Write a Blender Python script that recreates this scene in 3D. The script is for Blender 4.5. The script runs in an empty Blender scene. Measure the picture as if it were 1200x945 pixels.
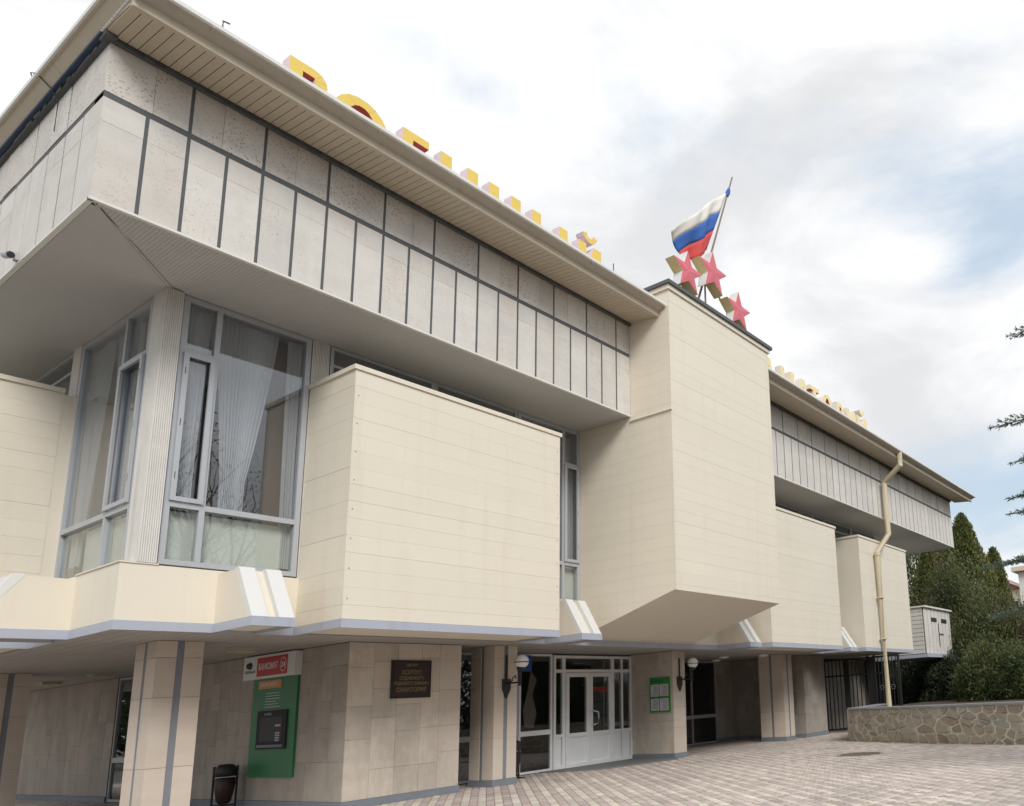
import bpy, bmesh, math, random
import numpy as np
from mathutils import Vector, Matrix
R = math.radians
random.seed(7); rng = np.random.default_rng(7)
scene = bpy.context.scene
COL = scene.collection
# Survey units: coordinates below are in units of the survey; S turns them into metres at the very end.
S = 0.84

# ------------------------------------------------------------------ camera, sky, sun, exposure
YAW, PITCH, ROLL = 1.06289, 0.189055, -0.062885
CAM = np.array([-4.503, -14.523, 1.6]); FPX, PX, PY = 878.76, 958.52, 646.459
fw = np.array([math.sin(YAW)*math.cos(PITCH), math.cos(YAW)*math.cos(PITCH), math.sin(PITCH)])
_r = np.array([math.cos(YAW), -math.sin(YAW), 0.0]); _u = np.cross(_r, fw)
rt = _r*math.cos(ROLL) + _u*math.sin(ROLL); up = -_r*math.sin(ROLL) + _u*math.cos(ROLL)
cd = bpy.data.cameras.new('camera'); cam = bpy.data.objects.new('camera', cd); COL.objects.link(cam)
cam.matrix_world = Matrix(((rt[0], up[0], -fw[0], CAM[0]*S), (rt[1], up[1], -fw[1], CAM[1]*S),
                           (rt[2], up[2], -fw[2], CAM[2]*S), (0, 0, 0, 1)))
cd.sensor_width = 36; cd.sensor_fit = 'HORIZONTAL'; cd.lens = FPX/1200*36
cd.shift_x = (600-PX)/1200; cd.shift_y = (PY-472.5)/1200
cd.clip_start = 0.1; cd.clip_end = 2000
scene.camera = cam

SUN_ELEV, SUN_AZ = R(36), R(213)      # azimuth clockwise from +Y: behind the camera, to its left
SKYOFF = (0.7, 7.9, -2.25)
world = bpy.data.worlds.new('World'); scene.world = world; world.use_nodes = True
wn, wl = world.node_tree.nodes, world.node_tree.links
wn.clear()
wout = wn.new('ShaderNodeOutputWorld'); bg = wn.new('ShaderNodeBackground'); bg.inputs['Strength'].default_value = 0.1
sky = wn.new('ShaderNodeTexSky'); sky.sky_type = 'NISHITA'; sky.sun_disc = False
sky.sun_elevation = SUN_ELEV; sky.sun_rotation = SUN_AZ; sky.air_density = 1.6; sky.dust_density = 2.0
tc = wn.new('ShaderNodeTexCoord'); mp = wn.new('ShaderNodeMapping')
mp.inputs['Scale'].default_value = (1, 1, 2.0); mp.inputs['Location'].default_value = SKYOFF
wl.new(tc.outputs['Generated'], mp.inputs['Vector'])
def sky_noise(scale, det, dist):
    n = wn.new('ShaderNodeTexNoise'); n.inputs['Scale'].default_value = scale; n.inputs['Detail'].default_value = det
    n.inputs['Roughness'].default_value = 0.56; n.inputs['Distortion'].default_value = dist; wl.new(mp.outputs['Vector'], n.inputs['Vector']); return n
def sky_ramp(n, stops):
    r = wn.new('ShaderNodeValToRGB'); r.color_ramp.interpolation = 'EASE'; e = r.color_ramp.elements
    for i, (p, c) in enumerate(stops):
        x = e[i] if i < 2 else e.new(p); x.position = p; x.color = (*c, 1)
    wl.new(n.outputs['Fac'], r.inputs['Fac']); return r.outputs['Color']
cover = sky_ramp(sky_noise(1.35, 7, .25), [(.355, (0, 0, 0)), (.535, (1, 1, 1))])          # thin blue gaps in a closed cloud deck
tone = sky_ramp(sky_noise(2.4, 7, .35), [(.34, (5.1, 5.17, 5.3)), (.58, (6.9, 6.9, 6.92))])
skl = wn.new('ShaderNodeMixRGB'); skl.inputs['Fac'].default_value = 0.85; skl.inputs['Color2'].default_value = (3.8, 4.6, 5.5, 1)
wl.new(sky.outputs['Color'], skl.inputs['Color1'])
mx = wn.new('ShaderNodeMixRGB'); wl.new(cover, mx.inputs['Fac']); wl.new(skl.outputs['Color'], mx.inputs['Color1']); wl.new(tone, mx.inputs['Color2'])
wl.new(mx.outputs['Color'], bg.inputs['Color']); wl.new(bg.outputs['Background'], wout.inputs['Surface'])

sl = bpy.data.lights.new('sun', 'SUN'); sl.energy = 1.5; sl.angle = R(22); sl.color = (1.0, 0.965, 0.91)
sun = bpy.data.objects.new('sun', sl); COL.objects.link(sun)
sd = Vector((math.sin(SUN_AZ)*math.cos(SUN_ELEV), math.cos(SUN_AZ)*math.cos(SUN_ELEV), math.sin(SUN_ELEV)))
sun.rotation_euler = sd.to_track_quat('Z', 'Y').to_euler(); sun.location = (-10, -25, 30)
scene.view_settings.view_transform = 'Standard'; scene.view_settings.look = 'None'
scene.view_settings.gamma = 1; scene.view_settings.use_curve_mapping = False
scene.view_settings.exposure = 0.64
try:
    scene.cycles.max_bounces = 8; scene.cycles.transparent_max_bounces = 12; scene.cycles.caustics_reflective = False
except Exception: pass

def at(px, py, **k):
    """survey point seen at photo pixel (px,py) on the plane x=, y= or z="""
    v = fw + rt*((px-PX)/FPX) - up*((py-PY)/FPX)
    (ax, val), = k.items(); i = 'xyz'.index(ax); t = (val-CAM[i])/v[i]
    return CAM + t*v

# ------------------------------------------------------------------ materials
def nodes(name):
    m = bpy.data.materials.new(name); m.use_nodes = True
    nt = m.node_tree; b = nt.nodes['Principled BSDF']
    return m, nt, b
def N(nt, t, **k):
    n = nt.nodes.new(t)
    for a, v in k.items():
        if a.startswith('i_'): n.inputs[a[2:].replace('_', ' ')].default_value = v
        else: setattr(n, a, v)
    return n
def mixc(nt, fac, c1, c2, blend='MIX'):
    n = N(nt, 'ShaderNodeMixRGB', blend_type=blend)
    for sock, v in (('Fac', fac), ('Color1', c1), ('Color2', c2)):
        if hasattr(v, 'is_output') or hasattr(v, 'links'): nt.links.new(v, n.inputs[sock])
        else: n.inputs[sock].default_value = v if not isinstance(v, tuple) else (*v[:3], 1)
    return n.outputs['Color']
def pos(nt, scale=(1, 1, 1)):
    g = N(nt, 'ShaderNodeNewGeometry'); m = N(nt, 'ShaderNodeMapping'); m.inputs['Scale'].default_value = scale
    nt.links.new(g.outputs['Position'], m.inputs['Vector']); return m.outputs['Vector']
def noise(nt, vec, sc, det=4, ro=.5):
    n = N(nt, 'ShaderNodeTexNoise'); n.inputs['Scale'].default_value = sc; n.inputs['Detail'].default_value = det; n.inputs['Roughness'].default_value = ro
    nt.links.new(vec, n.inputs['Vector']); return n.outputs['Fac']
def ramp(nt, fac, p0, p1, c0=(0, 0, 0), c1=(1, 1, 1)):
    n = N(nt, 'ShaderNodeValToRGB'); e = n.color_ramp.elements
    e[0].position, e[1].position = p0, p1; e[0].color = (*c0, 1); e[1].color = (*c1, 1)
    nt.links.new(fac, n.inputs['Fac']); return n.outputs['Color']
def bump(nt, b, h, strength, dist):
    n = N(nt, 'ShaderNodeBump'); n.inputs['Strength'].default_value = strength; n.inputs['Distance'].default_value = dist
    nt.links.new(h, n.inputs['Height']); nt.links.new(n.outputs['Normal'], b.inputs['Normal'])
def mul(c, k): return tuple(min(1, x*k) for x in c)
def rnd_tone(nt, col, amt):
    oi = N(nt, 'ShaderNodeObjectInfo'); r = ramp(nt, oi.outputs['Random'], 0, 1, (1-amt,)*3, (1, 1, 1))
    return mixc(nt, 1.0, col, r, 'MULTIPLY')

def simple(name, col, rough=.6, var=.12, sc=1.3, fine=18, bmp=.15, bd=.004, metal=0, rnd=0, streak=0, streakcol=None, vert=False):
    m, nt, b = nodes(name)
    v = pos(nt)
    c = mixc(nt, noise(nt, v, sc, 6, .6), mul(col, 1-var), mul(col, 1+var))
    f = noise(nt, v, fine, 4, .6)
    c = mixc(nt, mixc(nt, 1, ramp(nt, f, .3, .7), (.35, .35, .35), 'MULTIPLY'), c, mul(col, 1-var*1.2))
    if streak:
        s = noise(nt, pos(nt, (3.2, 3.2, .22)), 1.6, 5, .6)
        s = ramp(nt, s, .52, .72)
        c = mixc(nt, mixc(nt, 1, s, (streak,)*3, 'MULTIPLY'), c, streakcol or mul(col, .55))
    if rnd: c = rnd_tone(nt, c, rnd)
    nt.links.new(c, b.inputs['Base Color']); b.inputs['Roughness'].default_value = rough; b.inputs['Metallic'].default_value = metal
    if vert: f = mixc(nt, .6, f, noise(nt, pos(nt, (30, 30, 1.6)), 1.0, 4, .7))
    if bmp: bump(nt, b, f, bmp, bd)
    return m

def travertine(name, col, pit=.5, rnd=.14, grime=.3, thr=.53):
    m, nt, b = nodes(name)
    v = pos(nt)
    lay = noise(nt, pos(nt, (1, 1, 3.5)), 1.4, 6, .65)
    c = mixc(nt, lay, mul(col, .84), mul(col, 1.12))
    oi = N(nt, 'ShaderNodeObjectInfo')
    off = N(nt, 'ShaderNodeVectorMath', operation='ADD'); nt.links.new(v, off.inputs[0])
    sc_ = N(nt, 'ShaderNodeVectorMath', operation='SCALE'); sc_.inputs['Scale'].default_value = 31.0
    cx = N(nt, 'ShaderNodeCombineXYZ'); nt.links.new(oi.outputs['Random'], cx.inputs[0]); nt.links.new(oi.outputs['Random'], cx.inputs[2])
    nt.links.new(cx.outputs[0], sc_.inputs[0]); nt.links.new(sc_.outputs[0], off.inputs[1])
    vo = N(nt, 'ShaderNodeTexVoronoi'); vo.inputs['Scale'].default_value = 27; nt.links.new(off.outputs[0], vo.inputs['Vector'])
    d = ramp(nt, vo.outputs['Distance'], .16, .42, (1, 1, 1), (0, 0, 0))
    d = mixc(nt, 1, d, ramp(nt, noise(nt, off.outputs[0], 14, 3, .7), .40, .52), 'MULTIPLY')
    mk = ramp(nt, noise(nt, off.outputs[0], 1.1, 5, .7), thr, thr+.28)
    pf = mixc(nt, 1, d, mk, 'MULTIPLY')
    c = mixc(nt, mixc(nt, 1, pf, (pit*1.5,)*3, 'MULTIPLY'), c, mul(col, .34))
    g = ramp(nt, noise(nt, pos(nt, (1.3, 1.3, .5)), 1.6, 8, .72), .45, .72)
    c = mixc(nt, mixc(nt, 1, g, (grime,)*3, 'MULTIPLY'), c, mul(col, .58))
    # warm iron tint here and there
    w = ramp(nt, noise(nt, off.outputs[0], .55, 3, .5), .5, .75)
    c = mixc(nt, mixc(nt, 1, w, (.35,)*3, 'MULTIPLY'), c, (col[0]*1.02, col[1]*.9, col[2]*.8))
    c = rnd_tone(nt, c, rnd)
    nt.links.new(c, b.inputs['Base Color']); b.inputs['Roughness'].default_value = .75
    bump(nt, b, noise(nt, v, 26, 5, .7), .25, .005)
    return m

M = {}
M['cream'] = simple('cream_paint', (.765, .705, .595), .75, .05, .8, 30, .3, .003, streak=.2, streakcol=(.60, .52, .40), rnd=.025, vert=True)
M['trav'] = travertine('travertine', (.71, .68, .64), .45, .10, .30, .44)
M['travp'] = travertine('pitted_travertine', (.69, .655, .61), .85, .12, .42, .36)
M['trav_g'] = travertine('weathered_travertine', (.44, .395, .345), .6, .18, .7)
M['trav_w'] = travertine('pale_weathered_travertine', (.64, .57, .49), .6, .16, .75)
M['pierstone'] = travertine('sawn_limestone', (.66, .575, .49), .10, .12, .12)
M['joint'] = simple('grey_joint', (.115, .12, .125), .85, .25, 6, 30, .4, .006)
M['strip'] = simple('grey_slate_strip', (.22, .235, .27), .7, .15, 5, 40, .3, .003)
M['plinth'] = simple('blue_grey_plinth', (.20, .225, .26), .65, .2, 3, 30, .3, .004)
M['metal'] = simple('blue_grey_metal', (.42, .45, .53), .45, .06, 3, 40, .05, .001, streak=.25, streakcol=(.25, .26, .3))
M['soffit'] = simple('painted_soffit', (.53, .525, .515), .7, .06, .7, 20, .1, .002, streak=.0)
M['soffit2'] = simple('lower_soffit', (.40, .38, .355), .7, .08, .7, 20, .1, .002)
M['eave'] = simple('beige_siding', (.58, .505, .39), .5, .06, 1.2, 25, .05, .002, rnd=.05, streak=.12, streakcol=(.36, .31, .24))
M['gutter'] = simple('pale_gutter_metal', (.50, .455, .38), .5, .08, 2, 30, .05, .002, streak=.3, streakcol=(.28, .25, .2))
M['edge'] = simple('white_edge_metal', (.74, .73, .69), .45, .05, 3, 40, .0)
M['membrane'] = simple('blue_membrane', (.03, .06, .12), .6, .3, 3, 30, .2)
M['flash'] = simple('dark_flashing', (.10, .105, .11), .55, .2, 3, 30, .1)
M['alu'] = simple('anodised_frame', (.47, .49, .52), .42, .08, 3, 40, .05, .001, metal=.15, streak=.2, streakcol=(.3, .31, .34))
M['fluted'] = simple('weathered_white_boards', (.72, .70, .665), .7, .15, 3, 30, .3, .004, streak=.4, streakcol=(.33, .31, .28))
M['white'] = simple('white_paint', (.72, .72, .71), .5, .03, 2, 30, .05, .001, streak=.08, streakcol=(.6, .58, .52))
M['pvc'] = simple('white_pvc', (.82, .83, .85), .35, .03, 2, 30, .0)
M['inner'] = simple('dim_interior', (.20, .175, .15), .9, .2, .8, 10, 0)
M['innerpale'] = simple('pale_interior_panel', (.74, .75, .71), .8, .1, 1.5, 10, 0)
M['wood'] = simple('brown_joinery', (.16, .11, .075), .6, .2, 2, 20, 0)
M['black'] = simple('black_iron', (.018, .018, .02), .5, .2, 6, 40, .1)
M['roof'] = simple('bitumen', (.07, .07, .075), .9, .2, 1, 20, .2)
M['soil'] = simple('soil', (.085, .065, .045), .95, .3, 2, 20, .5, .02)
M['ground'] = simple('far_ground', (.16, .15, .12), .95, .25, .15, 2, .3, .02)
M['sand'] = simple('joint_sand', (.27, .24, .21), .95, .2, 3, 60, .3)
M['yellow'] = simple('yellow_letter_face', (.80, .58, .13), .4, .05, 3, 30, 0)
M['paleyellow'] = simple('faded_yellow_face', (.80, .70, .36), .4, .05, 3, 30, 0)
M['pinkside'] = simple('bleached_pink_side', (.80, .66, .70), .5, .1, 5, 30, 0)
M['creamside'] = simple('bleached_cream_side', (.80, .70, .62), .5, .1, 5, 30, 0)
M['red'] = simple('faded_red', (.52, .09, .075), .5, .15, 5, 30, 0)
M['starred'] = simple('star_red', (.68, .15, .19), .45, .28, 2.2, 30, 0)
M['starside'] = simple('star_yellow_side', (.92, .76, .40), .5, .05, 3, 30, 0)
M['flagw'] = simple('flag_white', (.78, .75, .70), .8, .06, 4, 30, 0)
M['flagb'] = simple('flag_blue', (.035, .12, .42), .8, .1, 4, 30, 0)
M['flagr'] = simple('flag_red', (.62, .075, .07), .8, .1, 4, 30, 0)
M['pole'] = simple('brown_steel', (.22, .16, .13), .5, .2, 5, 30, 0)
M['green'] = simple('green_panel', (.02, .17, .06), .35, .12, 1.2, 20, 0)
M['greenb'] = simple('green_board', (.03, .26, .045), .4, .05, 3, 20, 0)
M['redsign'] = simple('red_sign', (.50, .035, .03), .35, .05, 2, 20, 0)
M['orange'] = simple('orange_strip', (.62, .25, .05), .4, .1, 2, 20, 0)
M['paper'] = simple('paper', (.62, .60, .66), .8, .06, 8, 60, 0)
M['ink'] = simple('dark_ink', (.05, .05, .06), .7, .1, 4, 20, 0)
M['gold'] = simple('dull_gold', (.20, .175, .07), .45, .2, 20, 60, 0, metal=.3)
M['maroon'] = simple('dark_maroon_plate', (.045, .022, .028), .3, .3, 3, 30, 0)
M['bronze'] = simple('dark_bronze', (.035, .035, .028), .4, .3, 8, 40, 0, metal=.4)
M['screen'] = simple('dark_screen', (.018, .018, .022), .7, .3, 3, 20, 0)
M['blue'] = simple('blue_sign', (.015, .10, .38), .4, .1, 3, 20, 0)
M['binred'] = simple('dark_red_bin', (.03, .012, .012), .5, .25, 4, 30, .1)
M['globe'] = simple('opal_globe', (.78, .78, .76), .25, .03, 3, 30, 0)
M['lamp'] = simple('yellowed_lamp_cover', (.52, .45, .28), .4, .1, 6, 30, 0)
M['concrete'] = simple('grey_coping', (.30, .30, .31), .85, .15, 2, 40, .3)
M['step'] = simple('grey_step', (.17, .18, .17), .8, .1, 2, 50, .3)
M['rust'] = simple('rusty_iron', (.35, .285, .245), .8, .25, 8, 40, .4)
M['mortar'] = simple('pale_mortar', (.68, .64, .56), .9, .12, 4, 40, .5, .008)
M['housew'] = simple('white_render', (.74, .72, .68), .8, .05, .5, 10, 0)
M['housey'] = simple('yellow_render', (.66, .57, .42), .8, .05, .5, 10, 0)
M['houser'] = simple('red_roof_tiles', (.33, .13, .10), .8, .2, .8, 10, 0)
M['housep'] = simple('pink_trim', (.55, .40, .42), .8, .1, .8, 10, 0)
M['shade'] = simple('window_shade', (.03, .032, .036), .55, .1, 1, 10, 0)
M['bark'] = simple('bark', (.10, .08, .065), .95, .3, 4, 20, .6, .01)
M['cctv'] = simple('grey_plastic', (.45, .45, .45), .5, .1, 3, 20, 0)
M['beigepipe'] = simple('beige_pipe', (.62, .54, .38), .5, .06, 2, 30, .05, .001, streak=.15, streakcol=(.4, .33, .22))

def cloth_mat(name, col, alpha):
    m, nt, b = nodes(name)
    t = N(nt, 'ShaderNodeBsdfTranslucent'); t.inputs['Color'].default_value = (*col, 1)
    mxs = N(nt, 'ShaderNodeMixShader'); mxs.inputs['Fac'].default_value = .35
    b.inputs['Base Color'].default_value = (*col, 1); b.inputs['Roughness'].default_value = .9
    nt.links.new(b.outputs[0], mxs.inputs[1]); nt.links.new(t.outputs[0], mxs.inputs[2])
    nt.links.new(mxs.outputs[0], nt.nodes['Material Output'].inputs['Surface']); return m
M['curtain'] = cloth_mat('sheer_curtain', (.80, .80, .80), .8)

def glass(name, tint, ior=1.5, add=0.0):
    m, nt, b = nodes(name); nt.nodes.remove(b)
    t = N(nt, 'ShaderNodeBsdfTransparent'); t.inputs['Color'].default_value = (*tint, 1)
    g = N(nt, 'ShaderNodeBsdfGlossy'); g.inputs['Roughness'].default_value = .015; g.inputs['Color'].default_value = (.95, .97, 1, 1)
    f = N(nt, 'ShaderNodeFresnel'); ge = N(nt, 'ShaderNodeNewGeometry')   # same reflectance from both sides of the thin pane
    mi = N(nt, 'ShaderNodeMix'); mi.inputs[2].default_value = ior; mi.inputs[3].default_value = 1/ior
    nt.links.new(ge.outputs['Backfacing'], mi.inputs[0]); nt.links.new(mi.outputs[0], f.inputs['IOR'])
    nb = N(nt, 'ShaderNodeBump'); nb.inputs['Strength'].default_value = .05; nb.inputs['Distance'].default_value = .01
    nt.links.new(noise(nt, pos(nt), 1.2, 1), nb.inputs['Height']); nt.links.new(nb.outputs[0], g.inputs['Normal'])
    mxs = N(nt, 'ShaderNodeMixShader'); nt.links.new(f.outputs[0], mxs.inputs['Fac'])
    nt.links.new(t.outputs[0], mxs.inputs[1]); nt.links.new(g.outputs[0], mxs.inputs[2])
    nt.links.new(mxs.outputs[0], nt.nodes['Material Output'].inputs['Surface']); return m
M['glass'] = glass('window_glass', (.86, .88, .90), 1.85)
M['glassd'] = glass('door_glass', (.72, .74, .75), 1.7)
M['frost'] = glass('lower_pane_glass', (.90, .92, .91), 1.6)

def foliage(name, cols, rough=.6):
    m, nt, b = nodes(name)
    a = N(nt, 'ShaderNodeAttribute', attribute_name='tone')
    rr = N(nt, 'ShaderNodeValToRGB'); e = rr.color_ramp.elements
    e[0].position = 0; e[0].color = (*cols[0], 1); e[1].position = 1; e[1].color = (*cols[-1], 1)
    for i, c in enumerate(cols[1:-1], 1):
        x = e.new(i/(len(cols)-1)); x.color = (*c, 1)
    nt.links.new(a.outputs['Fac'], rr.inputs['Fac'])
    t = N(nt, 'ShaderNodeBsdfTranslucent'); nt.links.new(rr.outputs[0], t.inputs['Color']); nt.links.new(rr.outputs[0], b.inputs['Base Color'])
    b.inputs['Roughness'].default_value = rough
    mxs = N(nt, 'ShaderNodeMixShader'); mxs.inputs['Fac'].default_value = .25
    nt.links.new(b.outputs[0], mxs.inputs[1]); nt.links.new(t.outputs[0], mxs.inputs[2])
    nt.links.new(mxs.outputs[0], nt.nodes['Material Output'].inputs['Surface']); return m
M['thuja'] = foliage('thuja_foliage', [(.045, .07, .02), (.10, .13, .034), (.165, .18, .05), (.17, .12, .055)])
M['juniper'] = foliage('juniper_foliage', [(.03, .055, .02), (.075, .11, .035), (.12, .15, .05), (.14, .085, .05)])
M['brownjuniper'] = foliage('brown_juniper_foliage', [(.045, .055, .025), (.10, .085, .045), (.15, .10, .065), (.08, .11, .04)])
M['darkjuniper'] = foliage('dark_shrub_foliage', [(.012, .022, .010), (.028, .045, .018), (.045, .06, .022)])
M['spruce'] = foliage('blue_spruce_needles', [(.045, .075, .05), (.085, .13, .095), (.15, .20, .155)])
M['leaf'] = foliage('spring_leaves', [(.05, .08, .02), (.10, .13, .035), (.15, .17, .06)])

def paver_mat(name, col):
    m, nt, b = nodes(name)
    a = N(nt, 'ShaderNodeAttribute', attribute_name='tone')
    oi = N(nt, 'ShaderNodeObjectInfo')
    c = mixc(nt, ramp(nt, noise(nt, pos(nt), .45, 7, .68), .3, .7), mul(col, .74), mul(col, 1.12))
    c = mixc(nt, 1, c, ramp(nt, a.outputs['Fac'], 0, 1, (.78, .78, .78), (1.12, 1.1, 1.08)), 'MULTIPLY')
    c = mixc(nt, mixc(nt, 1, ramp(nt, noise(nt, pos(nt), 45, 3, .7), .5, .7), (.35,)*3, 'MULTIPLY'), c, mul(col, .7))
    nt.links.new(c, b.inputs['Base Color']); b.inputs['Roughness'].default_value = .8
    bump(nt, b, noise(nt, pos(nt), 60, 3, .6), .3, .003); return m
M['pavl'] = paver_mat('light_paver', (.665, .605, .53))
M['pavd'] = paver_mat('mauve_paver', (.54, .455, .425))

def stone_mat():
    m, nt, b = nodes('rubble_stone')
    oi = N(nt, 'ShaderNodeObjectInfo')
    rr = N(nt, 'ShaderNodeValToRGB'); e = rr.color_ramp.elements; e[0].color = (.26, .235, .185, 1); e[1].color = (.38, .345, .275, 1)
    for p, c in ((.2, (.33, .295, .21)), (.4, (.28, .265, .215)), (.6, (.38, .31, .21)), (.75, (.24, .165, .12)), (.87, (.35, .335, .27))):
        x = e.new(p); x.color = (*c, 1)
    nt.links.new(oi.outputs['Random'], rr.inputs['Fac'])
    f = noise(nt, pos(nt), 5, 8, .7)
    c = mixc(nt, ramp(nt, f, .35, .7), rr.outputs[0], (.44, .41, .34)); c2 = mixc(nt, .55, rr.outputs[0], c)
    nt.links.new(c2, b.inputs['Base Color']); b.inputs['Roughness'].default_value = .85
    bump(nt, b, noise(nt, pos(nt), 12, 8, .75), .8, .02); return m
M['stone'] = stone_mat()

# ------------------------------------------------------------------ object helpers
def link(o, parent=None):
    COL.objects.link(o)
    if parent is not None: o.parent = parent
    return o
def rootloc(o):
    l = Vector((0, 0, 0))
    while o is not None: l += o.location; o = o.parent
    return l
def thing(name, label, cat, loc=(0, 0, 0), group=None):
    o = bpy.data.objects.new(name, None); o.location = loc; o.empty_display_size = .3
    tag(o, label, cat, group); return link(o)
def tag(o, label=None, cat=None, group=None, kind=None):
    if label: o['label'] = label
    if cat: o['category'] = cat
    if group: o['group'] = group
    if kind: o['kind'] = kind
    return o
class MB:
    def __init__(s, swap=False): s.v = []; s.f = []; s.m = []; s.swap = swap
    def add(s, vs, fs, m=0):
        b = len(s.v); s.v += [tuple(map(float, p)) for p in vs]
        for f in fs: s.f.append([b+i for i in f]); s.m.append(m)
        return s
    def box(s, x0, x1, y0, y1, z0, z1, m=0):
        return s.add([(x0, y0, z0), (x1, y0, z0), (x1, y1, z0), (x0, y1, z0), (x0, y0, z1), (x1, y0, z1), (x1, y1, z1), (x0, y1, z1)],
                     [(0, 3, 2, 1), (4, 5, 6, 7), (0, 1, 5, 4), (1, 2, 6, 5), (2, 3, 7, 6), (3, 0, 4, 7)], m)
    def prism(s, poly, ax, a0, a1, m=0):
        n = len(poly)
        def P(p, a): return (a, p[0], p[1]) if ax == 'x' else (p[0], a, p[1]) if ax == 'y' else (p[0], p[1], a)
        return s.add([P(p, a0) for p in poly]+[P(p, a1) for p in poly],
                     [list(range(n))[::-1], list(range(n, 2*n))]+[(i, (i+1) % n, n+(i+1) % n, n+i) for i in range(n)], m)
    def tube(s, pts, r, n=8, m=0, cap=True):
        pts = [Vector(p) for p in pts]; rs = r if hasattr(r, '__len__') else [r]*len(pts); rings = []
        for i, p in enumerate(pts):
            d = (pts[min(i+1, len(pts)-1)]-pts[max(i-1, 0)]).normalized()
            a = d.cross(Vector((0, 0, 1))); a = a if a.length > .05 else d.cross(Vector((1, 0, 0))); a.normalize(); b = d.cross(a)
            rings.append([p+(a*math.cos(t)+b*math.sin(t))*rs[i] for t in [2*math.pi*k/n for k in range(n)]])
        vs = [q for r_ in rings for q in r_]; fs = []
        for i in range(len(pts)-1):
            for k in range(n): fs.append((i*n+k, i*n+(k+1) % n, (i+1)*n+(k+1) % n, (i+1)*n+k))
        if cap: fs += [tuple(range(n))[::-1], tuple(range((len(pts)-1)*n, len(pts)*n))]
        return s.add(vs, fs, m)
    def lathe(s, prof, c, n=20, m=0):
        vs = []; fs = []
        for r, z in prof: vs += [(c[0]+r*math.cos(2*math.pi*k/n), c[1]+r*math.sin(2*math.pi*k/n), c[2]+z) for k in range(n)]
        for i in range(len(prof)-1):
            for k in range(n): fs.append((i*n+k, i*n+(k+1) % n, (i+1)*n+(k+1) % n, (i+1)*n+k))
        fs += [tuple(range(n))[::-1], tuple(range((len(prof)-1)*n, len(prof)*n))]
        return s.add(vs, fs, m)
    def ball(s, c, r, nu=20, nv=12, m=0):
        return s.lathe([(max(1e-3, r*math.sin(math.pi*i/nv)), -r*math.cos(math.pi*i/nv)) for i in range(nv+1)], c, nu, m)
    def build(s, name, mats, parent=None, smooth=False, loc=None, kind=None, recalc=True):
        off = rootloc(parent) if parent is not None else Vector(loc or (0, 0, 0))
        vs = [(p[1]-off.x, p[0]-off.y, p[2]-off.z) if s.swap else (p[0]-off.x, p[1]-off.y, p[2]-off.z) for p in s.v]
        me = bpy.data.meshes.new(name); me.from_pydata(vs, [], s.f)
        if not isinstance(mats, (list, tuple)): mats = [mats]
        for m in mats: me.materials.append(M[m] if isinstance(m, str) else m)
        me.polygons.foreach_set('material_index', s.m)
        if recalc:
            bm = bmesh.new(); bm.from_mesh(me); bmesh.ops.recalc_face_normals(bm, faces=bm.faces); bm.to_mesh(me); bm.free()
        if smooth: me.polygons.foreach_set('use_smooth', [True]*len(me.polygons))
        o = bpy.data.objects.new(name, me)
        if parent is None: o.location = off
        if kind: o['kind'] = kind
        return link(o, parent)
_cubes = {}
def piece(name, x0, x1, y0, y1, z0, z1, mat, parent, swap=False, chamfer=.0):
    """one small slab: a shared unit block scaled to size"""
    if swap: x0, x1, y0, y1 = y0, y1, x0, x1
    if mat not in _cubes:
        me = bpy.data.meshes.new('slab_'+mat)
        me.from_pydata([(-.5, -.5, -.5), (.5, -.5, -.5), (.5, .5, -.5), (-.5, .5, -.5), (-.5, -.5, .5), (.5, -.5, .5), (.5, .5, .5), (-.5, .5, .5)], [],
                       [(0, 3, 2, 1), (4, 5, 6, 7), (0, 1, 5, 4), (1, 2, 6, 5), (2, 3, 7, 6), (3, 0, 4, 7)])
        me.materials.append(M[mat]); _cubes[mat] = me
    o = bpy.data.objects.new(name, _cubes[mat]); link(o, parent)
    off = rootloc(parent)
    o.location = (Vector(((x0+x1)/2, (y0+y1)/2, (z0+z1)/2))-off); o.scale = (x1-x0, y1-y0, z1-z0)
    return o
def np_mesh(name, V, F, mat, parent=None, tone=None, loc=None, kind=None, mats=None, midx=None):
    """large meshes straight from numpy; F is (n,3) or (n,4)"""
    off = np.array(rootloc(parent) if parent is not None else (loc or (0, 0, 0)))
    me = bpy.data.meshes.new(name); n, k = F.shape
    me.vertices.add(len(V)); me.vertices.foreach_set('co', (V-off).astype(np.float32).ravel())
    me.loops.add(n*k); me.loops.foreach_set('vertex_index', F.astype(np.int32).ravel())
    me.polygons.add(n); me.polygons.foreach_set('loop_start', np.arange(0, n*k, k, dtype=np.int32))
    for m in (mats or [mat]): me.materials.append(M[m])
    if midx is not None: me.polygons.foreach_set('material_index', midx.astype(np.int32))
    if tone is not None:
        a = me.attributes.new('tone', 'FLOAT', 'FACE'); a.data.foreach_set('value', tone.astype(np.float32))
    me.update(calc_edges=True); me.validate()
    o = bpy.data.objects.new(name, me)
    if parent is None: o.location = tuple(off)
    if kind: o['kind'] = kind
    return link(o, parent)
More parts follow.
